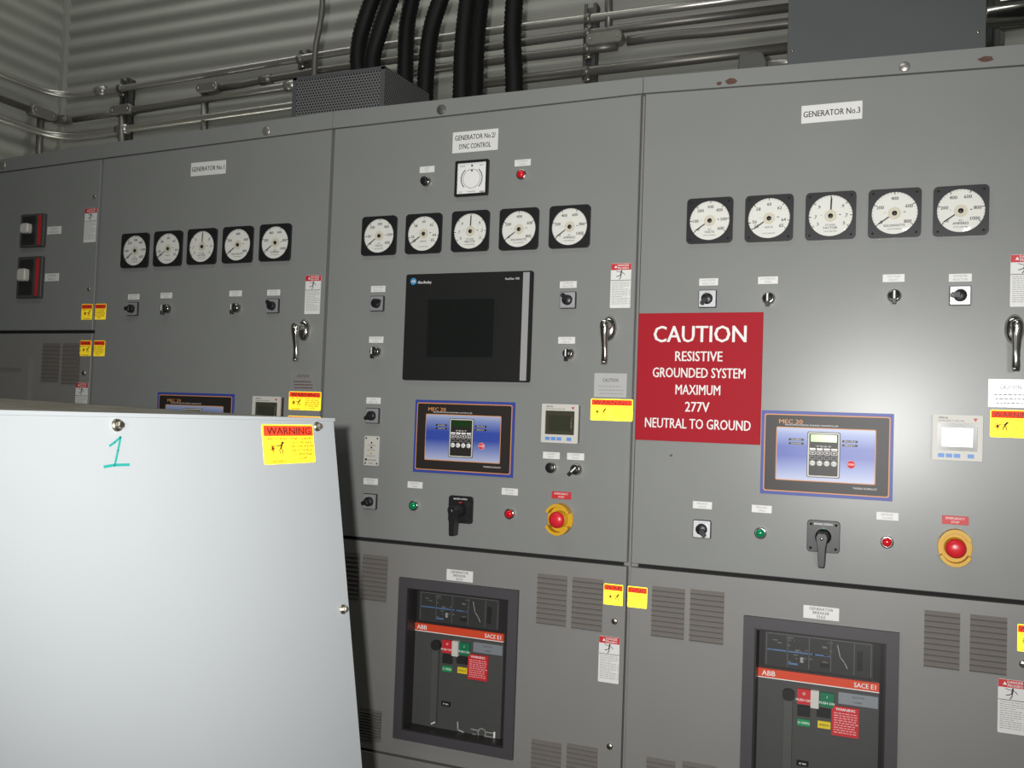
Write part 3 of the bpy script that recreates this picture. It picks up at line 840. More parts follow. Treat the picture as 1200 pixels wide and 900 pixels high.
def build_screw(cab, px, r=.006, label=None, name='quarter_turn_lock'):
    p = at3(px)
    return link(name, cm((name, r), lambda mb: (mb.lathe([(.0001, -.005), (r * .7, -.0048), (r, -.003), (r * 1.02, .0003)], BOLTM, 0, 0, 20), mb.cbox(0, 0, r * 1.3, r * .25, -.0055, -.0048, BLACKM))), p, cab, label, )

def build_vent(door, px_tl, px_br, n=10):
    cx, cz, wd, ht = rect_px(px_tl, px_br)
    pit = ht / n
    key = ('louver', round(wd, 2))
    wd = round(wd, 2)
    def lv(mb):
        mb.box(-wd / 2, wd / 2, -.0004, .0004, -.0042, .0048, LOUVD)
        mb.add([(-wd / 2, 0, -.0080), (wd / 2, 0, -.0080), (wd / 2, -.0048, -.0048), (-wd / 2, -.0048, -.0048), (-wd / 2, .0, -.0040), (wd / 2, .0, -.0040)],
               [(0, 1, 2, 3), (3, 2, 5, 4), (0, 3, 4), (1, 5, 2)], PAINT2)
    for k in range(n): link('louver', cm(key, lv), (cx, 0, cz + ht / 2 - pit * (k + .5)), door)
LOUVD = mat('louver_slot_brown_grey', (0.155, 0.140, 0.128), 0.7, 0, 0.2)

def build_breaker(i, face_tl, face_tr, gen):
    cab, ud, ld, ccx = CAB[i]
    x0, x1, z0, z1 = LOWDOOR[i]
    L0 = (ccx, 0, 0)
    bw = .026
    mb = MB()
    o = [(x0, z0), (x1, z0), (x1, z1), (x0, z1)]; inn = [(x0 + bw, z0 + bw), (x1 - bw, z0 + bw), (x1 - bw, z1 - bw), (x0 + bw, z1 - bw)]
    mb.hole_plate(o, inn, -.010, .0003, BEZEL)
    i2 = [(x0 + bw + .004, z0 + bw + .004), (x1 - bw - .004, z0 + bw + .004), (x1 - bw - .004, z1 - bw - .004), (x0 + bw + .004, z1 - bw - .004)]
    mb.hole_plate(inn, i2, -.006, .05, BRKD)
    f = link('breaker_frame', mb.mesh('breaker_frame'), L0, cab, 'dark raised frame around the breaker opening')
    Y = .040
    a = at(*face_tl, Y); b = at(*face_tr, Y)
    fx0, fx1 = a.x, b.x; fz = a.z     # strip top
    W_ = fx1 - fx0
    zt, zb = z1 - bw - .012, z0 + bw
    cx = (fx0 + fx1) / 2
    mb = MB()
    mb.box(-W_ / 2 - .010, W_ / 2 + .010, Y + .004, Y + .03, zb + .002, zt + .010, BRKD)
    mb.box(-W_ / 2, W_ / 2, Y, Y + .01, zb + .004, fz - .0215, BRK)
    br = link('circuit_breaker', mb.mesh('circuit_breaker'), (cx, 0, 0), cab, 'dark grey air circuit breaker behind the frame')
    mb = MB(); mb.box(-W_ / 2, W_ / 2, Y - .003, Y + .004, fz - .0195, fz, ORANGE); mb.box(-W_ / 2, W_ / 2, Y - .003, Y + .004, fz - .0215, fz - .0195, WINK)
    mb.text('ABB', -W_ / 2 + .024, fz - .0098, .0115, Y - .0034, WINK, wd=.030, bold=True)
    mb.text('SACE E1', W_ / 2 - .030, fz - .0098, .0105, Y - .0034, WINK, wd=.046, bold=True)
    link('brand_strip', mb.mesh('brand_strip'), (cx, 0, 0), br)
    # protection relay on top
    mb = MB(); rw = W_ * .90; rt = zt; rb = fz + .008
    mb.box(-rw / 2, rw / 2, Y - .004, Y + .004, rb, rt, BRK2)
    y = Y - .0046
    H_ = rt - rb
    xs = [-rw / 2 + rw * q for q in (.02, .22, .42, .62, .83, .98)]
    for x in xs: mb.stroke([(x, rb + .004), (x, rt - .004)], .0012, y, GINK2)
    mb.stroke([(xs[0], rt - .004), (xs[-1], rt - .004)], .0012, y, GINK2)
    for k in range(3): mb.stroke([(xs[k] + .003, rb + H_ * .48), (xs[k + 1] - .003, rb + H_ * .48)], .0028, y, RELBL)
    mb.stroke([(xs[1] + .004, rb + H_ * .14), (xs[1] + .022, rb + H_ * .14)], .004, y, RELBL)
    mb.stroke([(xs[3] + .014, rt - .014), (xs[3] + .020, rb + H_ * .5), (xs[3] + .030, rb + H_ * .35), (xs[3] + .036, rb + H_ * .2)], .0018, y, GINK)
    mb.cbox(xs[1] + .032, rb + H_ * .28, .007, .012, y, y + .001, GINK)
    mb.cbox(xs[4] + .012, rb + H_ * .45, .012, H_ * .55, y, y + .001, BRKD); mb.cbox(xs[2] + .035, rb + H_ * .2, .020, .010, y, y + .001, BRKD)
    r_ = random.Random(2)
    for k in range(26):
        xx = r_.uniform(-rw * .45, rw * .12); zz = rb + r_.uniform(.08, .9) * H_; mb.cbox(xx, zz, r_.uniform(.004, .012), .0022, y, y + .0008, GINK2)
    link('protection_relay', mb.mesh('protection_relay'), (cx, 0, 0), br)
    def piece(nm, x, z, w_, h_, M, dy=.004, txt=None, ink=WINK, th=.005, r=.0008, extra=None, lbl=None):
        mb = MB(); mb.outline(MB.rr(w_, h_, r, 2, x, z), Y - dy, Y + .001, M)
        if txt:
            for k, t in enumerate(txt): mb.text(t, x, z + ((len(txt) - 1) / 2 - k) * h_ / (len(txt) + .3), th, Y - dy - .0004, ink, bold=True)
        if extra: extra(mb, x, z, Y - dy - .0004)
        return link(nm, mb.mesh(nm), (cx, 0, 0), br, lbl)
    px = lambda q: -W_ / 2 + W_ * q
    t0 = fz
    piece('open_button', px(.395), t0 - .052, .030, .034, REDL, .008, ['O', 'PUSH OFF'], th=.0055, lbl='red open push button')
    piece('mechanical_indicator', px(.485), t0 - .054, .018, .040, PALEB, .010, lbl='pale vertical indicator tab')
    piece('close_button', px(.585), t0 - .052, .030, .032, GREEN, .008, ['I', 'PUSH ON'], th=.0055, lbl='green close push button')
    piece('contact_indicator', px(.395), t0 - .112, .028, .015, GREEN2, .004, ['O OPEN'], th=.005, lbl='green open indicator flag')
    piece('spring_indicator', px(.565), t0 - .110, .028, .016, YELLB, .004, ['SPRINGS'], ink=BRKD, th=.004, lbl='yellow spring charge flag')
    piece('rating_plate', px(.835), t0 - .044, .084, .026, PLATEG, .003, ['SACE E1N', 'Iu 800A'], ink=BRK, th=.004, lbl='silver rating plate')
    def wl(mb, x, z, y):
        mb.text('WARNING', x, z + .027, .006, y, WINK, bold=True)
        r2 = random.Random(9)
        for k in range(9):
            n = x - .024
            while n < x + .022:
                l = r2.uniform(.004, .010); mb.cbox(n + l / 2, z + .018 - k * .0054, l, .0022, y, y + .0003, WINKR); n += l + .002
    piece('warning_plate', px(.735), t0 - .096, .058, .066, REDL, .005, extra=wl, lbl='small red warning plate with white print')
    piece('counter_window', px(.395), t0 - .205, .026, .012, BLACKM, .004, ['07 804'], th=.004)
    for z in (-.078, -.078):
        pass
    piece('button_guard', px(.395), t0 - .085, .028, .024, BRKD, .006); piece('button_guard', px(.56), t0 - .083, .030, .020, BRKD, .006)
    mb = MB(); mb.outline(MB.rr(.019, .215, .006, 3, px(.265), t0 - .155), Y - .009, Y + .001, BRK3); mb.outline(MB.rr(.026, .026, .010, 4, px(.265), t0 - .052), Y - .012, Y + .001, BRKD)
    mb.stroke([(px(.25), t0 - .262), (px(.29), t0 - .256)], .003, Y - .0094, WINK)
    link('charging_lever', mb.mesh('charging_lever'), (cx, 0, 0), br)
    mb = MB(); y = Y - .0006; zz = t0 - .268
    mb.stroke([(px(.53), zz + .020), (px(.535), zz), (px(.60), zz - .004)], .0030, y, GINK3)
    c = [(px(.80) + .011 * math.cos(a), zz + .003 + .011 * math.sin(a)) for a in [2 * PI * k / 16 for k in range(17)]]
    mb.stroke(c, .0026, y, GINK3); mb.stroke([(px(.68), zz + .008), (px(.77), zz + .007)], .0018, y, GINK3)
    mb.stroke([(px(.70), zz - .004), (px(.78), zz - .006)], .0018, y, GINK3); mb.stroke([(px(.84), zz + .007), (px(.92), zz + .007)], .0018, y, GINK3); mb.stroke([(px(.84), zz - .004), (px(.92), zz - .004)], .0018, y, GINK3)
    mb.cbox(px(.935), zz, .005, .022, y, Y + .0006, WINK)
    link('racking_socket', mb.mesh('racking_socket'), (cx, 0, 0), br)
BRK2 = mat('relay_grey', (0.040, 0.040, 0.040), 0.35, 0, 0.5, 0.06, 60)
BRK3 = mat('lever_grey', (0.075, 0.076, 0.072), 0.45)
GINK2 = mat('relay_line_grey', (0.13, 0.13, 0.13), 0.5)
GINK3 = mat('engraved_grey', (0.42, 0.42, 0.40), 0.5)
RELBL = mat('relay_blue_line', (0.08, 0.17, 0.33), 0.5)
GREEN2 = mat('flag_green', (0.015, 0.26, 0.09), 0.4)
PLATEG = mat('rating_plate_grey', (0.24, 0.26, 0.28), 0.4, 0.2, 0.5)

# ---------------------------------------------------------------- GENERATOR No.3
def ctrs(qs, s, ox, oy): return [(ox + sum(p[0] for p in q) / 4 / s, oy + sum(p[1] for p in q) / 4 / s) for q in qs]
g1 = ctrs([[(80, 132), (250, 126), (240, 350), (73, 352)], [(287, 120), (465, 110), (455, 338), (277, 342)], [(500, 104), (687, 94), (677, 328), (490, 332)], [(727, 92), (918, 80), (907, 318), (715, 322)], [(962, 75), (1162, 65), (1150, 304), (950, 312)]], 1200 / 220, 130, 250)
g2 = ctrs([[(46, 102), (218, 96), (208, 293), (38, 297)], [(260, 90), (441, 82), (433, 283), (252, 290)], [(487, 77), (674, 68), (667, 272), (479, 279)], [(722, 65), (917, 55), (911, 265), (715, 271)], [(966, 50), (1172, 41), (1166, 256), (960, 262)]], 1200 / 285, 415, 230)
g3 = ctrs([[(35, 91), (208, 85), (207, 259), (31, 265)], [(257, 81), (436, 74), (434, 252), (254, 258)], [(487, 70), (673, 63), (671, 245), (484, 250)], [(725, 58), (918, 51), (918, 237), (725, 242)], [(973, 47), (1174, 39), (1172, 230), (972, 235)]], 1200 / 370, 795, 205)
KN = ['volts', 'hertz', 'pf', 'kw', 'amps']
GL = ['black-framed voltmeter with round white dial', 'black-framed frequency meter with round white dial', 'black-framed power factor meter, needle upright', 'black-framed kilowatt meter with round white dial', 'black-framed ammeter with round white dial']
for ci, gg in ((1, g1), (2, g2), (3, g3)):
    for k, c in enumerate(gg): build_gauge(CAB[ci][0], c, KN[k], GL[k])

c3, ud3, ld3, _ = CAB[3]
build_tag(c3, (974.5, 131.7), ['GENERATOR No.3'], 'white nameplate reading GENERATOR No.3', .1335, .042, WHITE, INK, th=.0140, name='nameplate', widths=[.124], bold=True)
for t in ((830.5, 330.5, ['VOLTMETER', 'SELECTOR']), (900, 328.5, ['GOVERNOR', 'SPEED']), (1047.2, 326, ['VOLTAGE', 'ADJUST']), (1125.3, 325.5, ['AMMETER', 'SELECTOR']),
          (823.2, 592, ['BREAKER', 'MODE']), (892.7, 596.5, ['BREAKER', 'OPEN']), (1040, 605, ['BREAKER', 'CLOSED'])):
    build_tag(c3, t[:2], t[2], 'small white engraved tag')
build_plate_switch(c3, (829.5, 350.5), 230); build_plate_switch(c3, (1125, 346.8), 180); build_plate_switch(c3, (823, 619.8), -60)
build_lever_switch(c3, (901, 350)); build_lever_switch(c3, (1048, 347))
build_light(c3, (891.5, 624.4), LENSG, 'green pilot light in a chrome ring'); build_light(c3, (1039.5, 635), LENSR, 'red pilot light in a chrome ring')
build_control(c3, (965, 628.5), GREEN)
build_tag(c3, (1119.5, 609.7), ['EMERGENCY', 'STOP'], 'red engraved tag over the emergency stop', .052, .0185, REDL, WINK, name='red_tag')
build_estop(c3, (1119, 641))
a = at(749, 367); b = at(891, 521); a2 = at(895, 367); b2 = at(744, 515)
scx, scz = (a.x + b.x + a2.x + b2.x) / 4, (a.z + b.z + a2.z + b2.z) / 4; sw, sh = a2.x - a.x, a.z - b.z
mb = MB(); mb.outline([(-sw / 2, -sh / 2), (sw / 2, -sh / 2), (sw / 2, sh / 2), (-sw / 2, sh / 2)], -.003, .0003, RED, .0005)
cs = link('caution_sign', mb.mesh('caution_sign'), (scx, 0, scz), c3, 'large red CAUTION sign with white letters')
mb = MB()
for t, z, h, wd in (('CAUTION', .105, .040, .222), ('RESISTIVE', .051, .024, .113), ('GROUNDED SYSTEM', .011, .024, .222), ('MAXIMUM', -.030, .024, .107), ('277V', -.071, .024, .058), ('NEUTRAL TO GROUND', -.112, .024, .253)):
    mb.text(t, .001, z, h, -.0036, WINK, wd=wd, bold=True)
link('lettering', mb.mesh('sign_lettering'), (scx, 0, scz), cs)
def quadc(tl, tr, br, bl):
    P = [at(*q) for q in (tl, tr, br, bl)]
    return (sum(p.x for p in P) / 4, sum(p.z for p in P) / 4), ((P[1].x - P[0].x) + (P[2].x - P[3].x)) / 2, ((P[0].z - P[3].z) + (P[1].z - P[2].z)) / 2
c_, w_, h_ = quadc((894, 480.7), (1047.5, 485.2), (1045.7, 586.7), (890.2, 578.5))
build_mec(c3, c_, w_, h_, LCDG, 'blue-bordered engine controller panel with lit green display')
c_, w_, h_ = quadc((1094.6, 486.4), (1149.4, 487.6), (1147.9, 540.5), (1093.4, 537.8))
build_meter(c3, c_, 'square beige digital power meter with brightly lit display', METLIT)
build_handle(c3, (1188.5, 386)); build_danger(c3, (1184.5, 293), (1216, 365))
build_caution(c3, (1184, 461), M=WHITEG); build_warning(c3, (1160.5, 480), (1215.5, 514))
build_screw(c3, (786.8, 533.6), .003, name='door_screw')
build_tag(c3, (962.3, 718.4), ['GENERATOR', 'BREAKER', '52G3'], 'white tag reading GENERATOR BREAKER 52G3', .077, .029, WHITE, INK, th=.0062)
for tl, br in (((765.3, 686.0), (800.5, 749)), ((810.2, 689.5), (846.5, 755)), ((1084.2, 714.0), (1123.5, 785)), ((1137.5, 719), (1179.0, 791)), ((757, 886), (791, 948)), ((800, 891), (838, 954))):
    build_vent(ld3, tl, br)
build_danger(c3, (1172.5, 793), (1199, 864)); build_screw(c3, (1199, 778), .008)
build_screw(c3, (1190, 920), .008)
build_breaker(3, (888.7, 781.8), (1030.5, 799), 3)
build_warning(c3, (1192.5, 731), (1247, 769), half='L')
# plugs and rust on the fascia
def plug(cab, px, M, r, label): return link('fascia_plug', cm(('fascia_plug', r, M.name), lambda mb: mb.lathe([(.0001, -.007), (r * .8, -.0065), (r, -.0045), (r, -.003)], M, 0, 0, 20)), at3(px), cab, label)
plug(c3, (1060, 79), GALV, .012, 'bright round plug on the fascia')
def rust(cab, px, w_, h_):
    mb = MB(); r_ = random.Random(int(px[0]))
    pts = [(w_ / 2 * math.cos(2 * PI * k / 14) * r_.uniform(.7, 1.15), h_ / 2 * math.sin(2 * PI * k / 14) * r_.uniform(.7, 1.15)) for k in range(14)]
    mb.outline(pts, -.0046, -.0035, RUST); link('rust_patch', mb.mesh('rust_patch'), at3(px), cab, 'brown rust patch on the fascia')
rust(c3, (857, 96), .026, .018); rust(c3, (843, 98.5), .014, .011); rust(c3, (1155, 70), .032, .012)

# ---------------------------------------------------------------- GENERATOR No.2
c2, ud2, ld2, _ = CAB[2]
build_tag(c2, (556.9, 165.4), ['GENERATOR No.2/', 'SYNC CONTROL'], 'white nameplate reading GENERATOR No.2/ SYNC CONTROL', .1345, .0575, WHITE, INK, th=.0138, name='nameplate', widths=[.120, .094], bold=True)
for t in ((500.6, 198.7, ['LAMP', 'TEST']), (612.6, 190.8, ['COMMON', 'ALARM']), (443.3, 338.7, ['VOLTMETER', 'SELECTOR']), (441, 398.2, ['GOVERNOR', 'SPEED']),
          (437.8, 469.5, ['SYNC', 'SELECTOR']), (434.5, 564.2, ['BREAKER', 'MODE']), (666, 333.6, ['AMMETER', 'SELECTOR']), (664.1, 398.8, ['VOLTAGE', 'ADJUST']),
          (646.2, 533.7, ['ALARM', 'RESET']), (674.6, 535, ['SYSTEM', 'MODE']), (486.5, 568.3, ['BREAKER', 'OPEN']), (597.5, 576.2, ['BREAKER', 'CLOSED'])):
    build_tag(c2, t[:2], t[2], 'small white engraved tag')
build_button(c2, (500, 213)); build_light(c2, (611.8, 205), LENSR, 'red pilot light in a chrome ring')
for px, an in (((443, 356), 20), ((437.5, 487.2), -150), ((434.5, 587.5), 200), ((666.3, 352), 130)): build_plate_switch(c2, px, an)
build_lever_switch(c2, (441.5, 412)); build_lever_switch(c2, (667, 414.5))
build_button(c2, (646.5, 548)); build_lever_switch(c2, (676, 550), 225, 'small black selector switch turned to the left')
build_light(c2, (485.8, 592.4), LENSG, 'green pilot light in a chrome ring'); build_light(c2, (598, 602), LENSR, 'red pilot light in a chrome ring')
build_control(c2, (540.5, 597), REDL)
build_tag(c2, (658, 580.5), ['EMERGENCY', 'STOP'], 'red engraved tag over the emergency stop', .052, .0185, REDL, WINK, name='red_tag')
build_estop(c2, (657, 608))
# synchroscope
c_, w_, h_ = quadc((535, 190.3), (574, 187), (572.6, 229.3), (534.4, 231.3))
p = (c_[0], 0, c_[1])
def syn(mb):
    mb.hole_plate(MB.rr(w_, h_, .003, 4), MB.rr(w_ - .013, h_ - .013, .001, 4), -.010, .0003, BLACK)
sy = link('synchroscope', cm('synchroscope', syn), p, c2, 'square white synchroscope in a black frame')
def syd(mb):
    mb.outline(MB.rr(w_ - .012, h_ - .012, .001, 4), -.006, 0, DIAL); y = -.0064
    for r, a0, a1, t in ((.0255, 0, 360, .0010), (.031, 130, 225, .0022), (.031, -45, 50, .0022)):
        n = 32; mb.stroke([(r * math.cos(math.radians(a0 + (a1 - a0) * k / n)), r * math.sin(math.radians(a0 + (a1 - a0) * k / n)) - .001) for k in range(n + 1)], t, y, INK)
    mb.outline(MB.circ(.0028, 12, 0, .034), y - .0004, y, INK); mb.outline(MB.circ(.0026, 12, 0, .0205), y - .0004, y, INK)
    mb.text('SLOW', -.028, .034, .0040, y, INK); mb.text('FAST', .028, .034, .0040, y, INK)
    mb.text('SYNCHROSCOPE', 0, -.036, .0035, y, INK, wd=.024); mb.text('120V', -.032, -.036, .004, y, INK); mb.text('60 Hz', -.032, -.041, .0035, y, INK); mb.text('ABB', .031, -.038, .006, y, INK, bold=True)
link('dial_face', cm('syn_dial', syd), p, sy)
# touch screen
c_, w_, h_ = quadc((477.4, 322.1), (626, 317.7), (621.6, 448.3), (473.2, 445.4))
p = (c_[0], 0, c_[1])
hm = link('operator_touchscreen', cm('operator_touchscreen', lambda mb: mb.outline(MB.rr(w_, h_, .006, 5), -.009, .0003, BLACKM, .002)), p, c2, 'large black operator touchscreen with dark display')
link('side_strip', cm('side_strip', lambda mb: mb.cbox(w_ / 2 - .0175, 0, .018, h_ - .008, -.0098, -.009, SILV)), p, hm, 'silver strip at the right of the touchscreen')
link('display', cm('hmi_display', lambda mb: (mb.hole_plate(MB.rr(.206, .166, .002, 3, cx=-.017, cz=-.004), MB.rr(.196, .156, .002, 3, cx=-.017, cz=-.004), -.0096, -.009, BLACK), mb.outline(MB.rr(.197, .157, .002, 3, cx=-.017, cz=-.004), -.0093, -.009, GLASSD))), p, hm)
def hl(mb):
    mb.outline(MB.circ(.0095, 20, -w_ / 2 + .024, h_ / 2 - .020), -.0094, -.009, LOGOB)
    mb.text('AB', -w_ / 2 + .024, h_ / 2 - .020, .0070, -.0098, WINK, bold=True)
    mb.text('Allen-Bradley', -w_ / 2 + .037, h_ / 2 - .023, .0075, -.0094, WINK, wd=.042, align='l', bold=True)
    mb.text('PanelView 1000', w_ / 2 - .037, h_ / 2 - .0195, .0058, -.0094, WINK, wd=.040, align='r')
link('lettering', cm('hmi_lettering', hl), p, hm)
c_, w_, h_ = quadc((487.6, 467.9), (604.3, 472), (601.3, 560.1), (484.7, 552.5))
build_mec(c2, c_, w_, h_, LCDD, 'blue-bordered engine controller panel with dark display')
c_, w_, h_ = quadc((639.3, 473.8), (679.8, 475), (679, 519.3), (638.3, 517.7))
build_meter(c2, c_, 'square beige digital power meter with four blue keys')
# white indicator module
p = at3((435.8, 528.3))
im = link('indicator_module', cm('indicator_module', lambda mb: mb.outline(MB.rr(.0475, .082, .003, 3), -.003, .0003, PALEB, .0006)), p, c2, 'upright cream indicator plate with three small lamps')
def iml(mb):
    for z, t in ((.015, 'SYNCHRONIZED'), (.0025, 'AUTO SYNC'), (-.014, 'FAULT')): mb.text(t, 0, z, .003, -.0033, INK, wd=.026)
    mb.text('WOODWARD', .003, -.0255, .004, -.0033, INK, wd=.028); mb.cbox(-.016, -.0245, .006, .006, -.0034, -.003, INK); mb.text('SPM-D', 0, -.034, .004, -.0033, INK)
link('lettering', cm('module_lettering', iml), p, im)
for sx in (-1, 1):
    for sz in (-1, 1): link('screw', cm('module_screw', lambda mb: mb.lathe([(.0001, -.0045), (.0020, -.0043), (.0026, -.003)], BLACKM, 0, 0, 12)), (p[0] + sx * .018, 0, p[2] + sz * .0345), im)
for z, M in ((.022, BLACKM), (.009, BLACKM), (-.006, YELL)): link('status_lamp', cm(('status_lamp', M.name), lambda mb: mb.lathe([(.0001, -.005), (.0022, -.0045), (.0027, -.003)], M, 0, 0, 12)), (p[0], 0, p[2] + z), im)
build_danger(c2, (713, 304), (742, 366)); build_handle(c2, (714.5, 385)); build_caution(c2, (715.3, 451.5)); build_warning(c2, (692.8, 467), (741.2, 494))
build_warning(c2, (708, 683.5), (758, 713.5), half='L'); build_warning(c3, (708, 683.5), (758, 713.5), half='R')
build_tag(c2, (538.8, 674.7), ['GENERATOR', 'BREAKER', '52G2'], 'white tag reading GENERATOR BREAKER 52G2', .077, .029, WHITE, INK, th=.0062)
for tl, br in (((425.0, 648.5), (453.5, 705)), ((394, 645), (419, 701)), ((630.4, 671), (663, 734)), ((671.5, 675), (705, 740)), ((421, 829), (447, 868)), ((623.5, 865), (656, 927)), ((664.5, 870), (699, 932))):
    build_vent(ld2, tl, br)
build_danger(c2, (699.8, 741.5), (727.5, 805)); build_screw(c2, (720.4, 728), .008); build_screw(c2, (714.7, 874.6), .008)
build_breaker(2, (486.3, 729.0), (590.5, 744.5), 2)
plug(c2, (518, 129), STRUT, .014, 'dull round plug on the fascia')

# ---------------------------------------------------------------- GENERATOR No.1
c1, ud1, ld1, _ = CAB[1]
build_tag(c1, (244.2, 197.3), ['GENERATOR No.1'], 'white nameplate reading GENERATOR No.1', .1335, .042, WHITE, INK, th=.0140, name='nameplate', widths=[.124], bold=True)
for t in ((156.8, 348, ['VOLTMETER', 'SELECTOR']), (195, 346.4, ['GOVERNOR', 'SPEED']), (276.2, 344, ['VOLTAGE', 'ADJUST']), (320.8, 343, ['AMMETER', 'SELECTOR'])):
    build_tag(c1, t[:2], t[2], 'small white engraved tag')
build_plate_switch(c1, (156.5, 362.3), 180); build_plate_switch(c1, (320.8, 358.8), 130)
build_lever_switch(c1, (197, 362)); build_lever_switch(c1, (278, 361))
build_danger(c1, (356.9, 319), (376.5, 372)); build_handle(c1, (357, 387)); build_caution(c1, (355, 446), see=True); build_warning(c1, (339.2, 458.5), (375.8, 481.5))
build_warning(c1, (338, 487), (375, 512))
# same local positions as in section 2
dx = SX[2] - SX[1]; 
c_, w_, h_ = quadc((487.6, 467.9), (604.3, 472), (601.3, 560.1), (484.7, 552.5))
tl = at(188.1, 459.1); tr = at(273.3, 462.3)
build_mec(c1, ((tl.x + tr.x) / 2, (tl.z + tr.z) / 2 - h_ / 2), w_, h_, LCDD, 'blue-bordered engine controller panel half hidden by the enclosure')
p0 = at(297.5, 464.2); build_meter(c1, (p0.x + .049 + .012, p0.z - .049), 'square beige digital power meter half hidden by the enclosure')
plug(c1, (313, 154), GALV, .014, 'bright round plug on the fascia')

# ---------------------------------------------------------------- far left section
c0, ud0, ld0, _ = CAB[0]
def molded(cab, tl, br, k):
    cx, cz, wd, ht = rect_px(tl, br); p = (cx, 0, cz)
    def bd(mb):
        mb.outline(MB.rr(wd, ht, .004, 3), -.012, .0003, BRK, .002)
        mb.cbox(wd * .33, 0, wd * .12, ht * .9, -.0128, -.012, REDL)
        mb.cbox(-wd * .12, 0, wd * .55, ht * .86, -.0125, -.012, BRKD)
    s = link('feeder_breaker', cm(('feeder_breaker', k), bd), p, cab, 'small dark moulded breaker with red stripe')
    link('toggle', cm(('toggle', k), lambda mb: mb.outline(MB.rr(wd * .34, ht * .30, .008, 4, cx=-wd * .16, cz=ht * .05), -.030, -.012, PALEB, .004)), p, s, 'pale toggle')
molded(c0, (28, 252.5), (53.5, 289.5), 0); molded(c0, (24.5, 302), (50.5, 349.5), 1)
build_tag(c0, (63.7, 270), ['FEEDER', 'BREAKER'], 'white tag beside the upper small breaker', .062, .026)
build_tag(c0, (61, 325), ['STATION', 'SERVICE'], 'white tag beside the lower small breaker', .062, .026)
build_danger(c0, (98.3, 241), (114, 287)); build_screw(c0, (111.3, 230.5), .006); build_screw(c0, (104.7, 339), .006); build_screw(c0, (98.8, 437.2), .008)
build_warning(c0, (96.2, 356.5), (123.8, 374.5), half='L'); build_warning(c0, (94.5, 399), (122.5, 417.5), half='L')
build_warning(c1, (96.2, 356.5), (123.8, 374.5), half='R'); build_warning(c1, (94.5, 399), (122.5, 417.5), half='R')
build_danger(c0, (87.8, 448.5), (103, 489)); build_vent(ld0, (50.2, 401.5), (69.5, 447), 10); build_vent(ld0, (74.5, 401.5), (92.5, 450), 10)
tr = at(38, 420); ir = at(29, 428.5)
mb = MB(); bw = tr.x - ir.x; zt = tr.z
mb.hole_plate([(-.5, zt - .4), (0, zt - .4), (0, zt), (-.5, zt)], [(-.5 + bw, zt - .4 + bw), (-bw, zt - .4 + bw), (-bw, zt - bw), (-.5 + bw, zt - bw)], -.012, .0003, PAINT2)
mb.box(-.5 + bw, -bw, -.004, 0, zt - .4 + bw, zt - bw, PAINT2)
link('breaker_frame', mb.mesh('breaker_frame'), (tr.x, 0, 0), c0, 'raised blanking frame in painted steel')
plug(c0, (4.5, 194), GALV, .014, 'bright round plug on the fascia')

# ================================================================ things on top of the lineup and on the wall
def wp(x, y, Y): return at(x, y, Y)
def smooth_path(pts, n=8):
    P = [Vector(p) for p in pts]; out = []
    for i in range(len(P) - 1):
        p0 = P[max(i - 1, 0)]; p1 = P[i]; p2 = P[i + 1]; p3 = P[min(i + 2, len(P) - 1)]
        for k in range(n):
            t = k / n
            out.append(0.5 * ((2 * p1) + (-p0 + p2) * t + (2 * p0 - 5 * p1 + 4 * p2 - p3) * t * t + (-p0 + 3 * p1 - 3 * p2 + p3) * t ** 3))
    out.append(P[-1]); return out
def thing_mesh(name, mb, label, cat, group=None):
    c = Vector([sum(v[i] for v in mb.v) / len(mb.v) for i in range(3)])
    mb.v = [(v[0] - c.x, v[1] - c.y, v[2] - c.z) for v in mb.v]
    o = link(name, mb.mesh(name), c); tag(o, label, cat, group); return o

# ribbed black hoses
HP = [([(420, 90), (419.5, 70), (423, 40), (436, 0), (452, -40)], .42, 'leftmost black ribbed hose rising behind the perforated box'),
      ([(436, 90), (437, 65), (446, 33), (457.5, 0), (472, -40)], .39, 'second black ribbed hose from the left, touching the leftmost'),
      ([(475, 128), (475, 80), (476.8, 33), (482.5, 0), (492, -40)], .48, 'third black ribbed hose from the left, behind the perforated box end'),
      ([(498, 132), (499, 90), (505, 37), (516, 0), (530, -40)], .40, 'fourth black ribbed hose from the left, just right of the perforated box'),
      ([(541, 128), (541, 100), (543, 50), (548.5, 0), (555, -40)], .34, 'left hose of the touching pair above nameplate No.2'),
      ([(556.5, 127), (556.5, 100), (558.5, 50), (563.5, 0), (570, -40)], .46, 'right hose of the touching pair above nameplate No.2'),
      ([(603.5, 122), (602.5, 90), (600.5, 45), (603, 0), (607, -40)], .36, 'rightmost black ribbed hose, standing alone')]
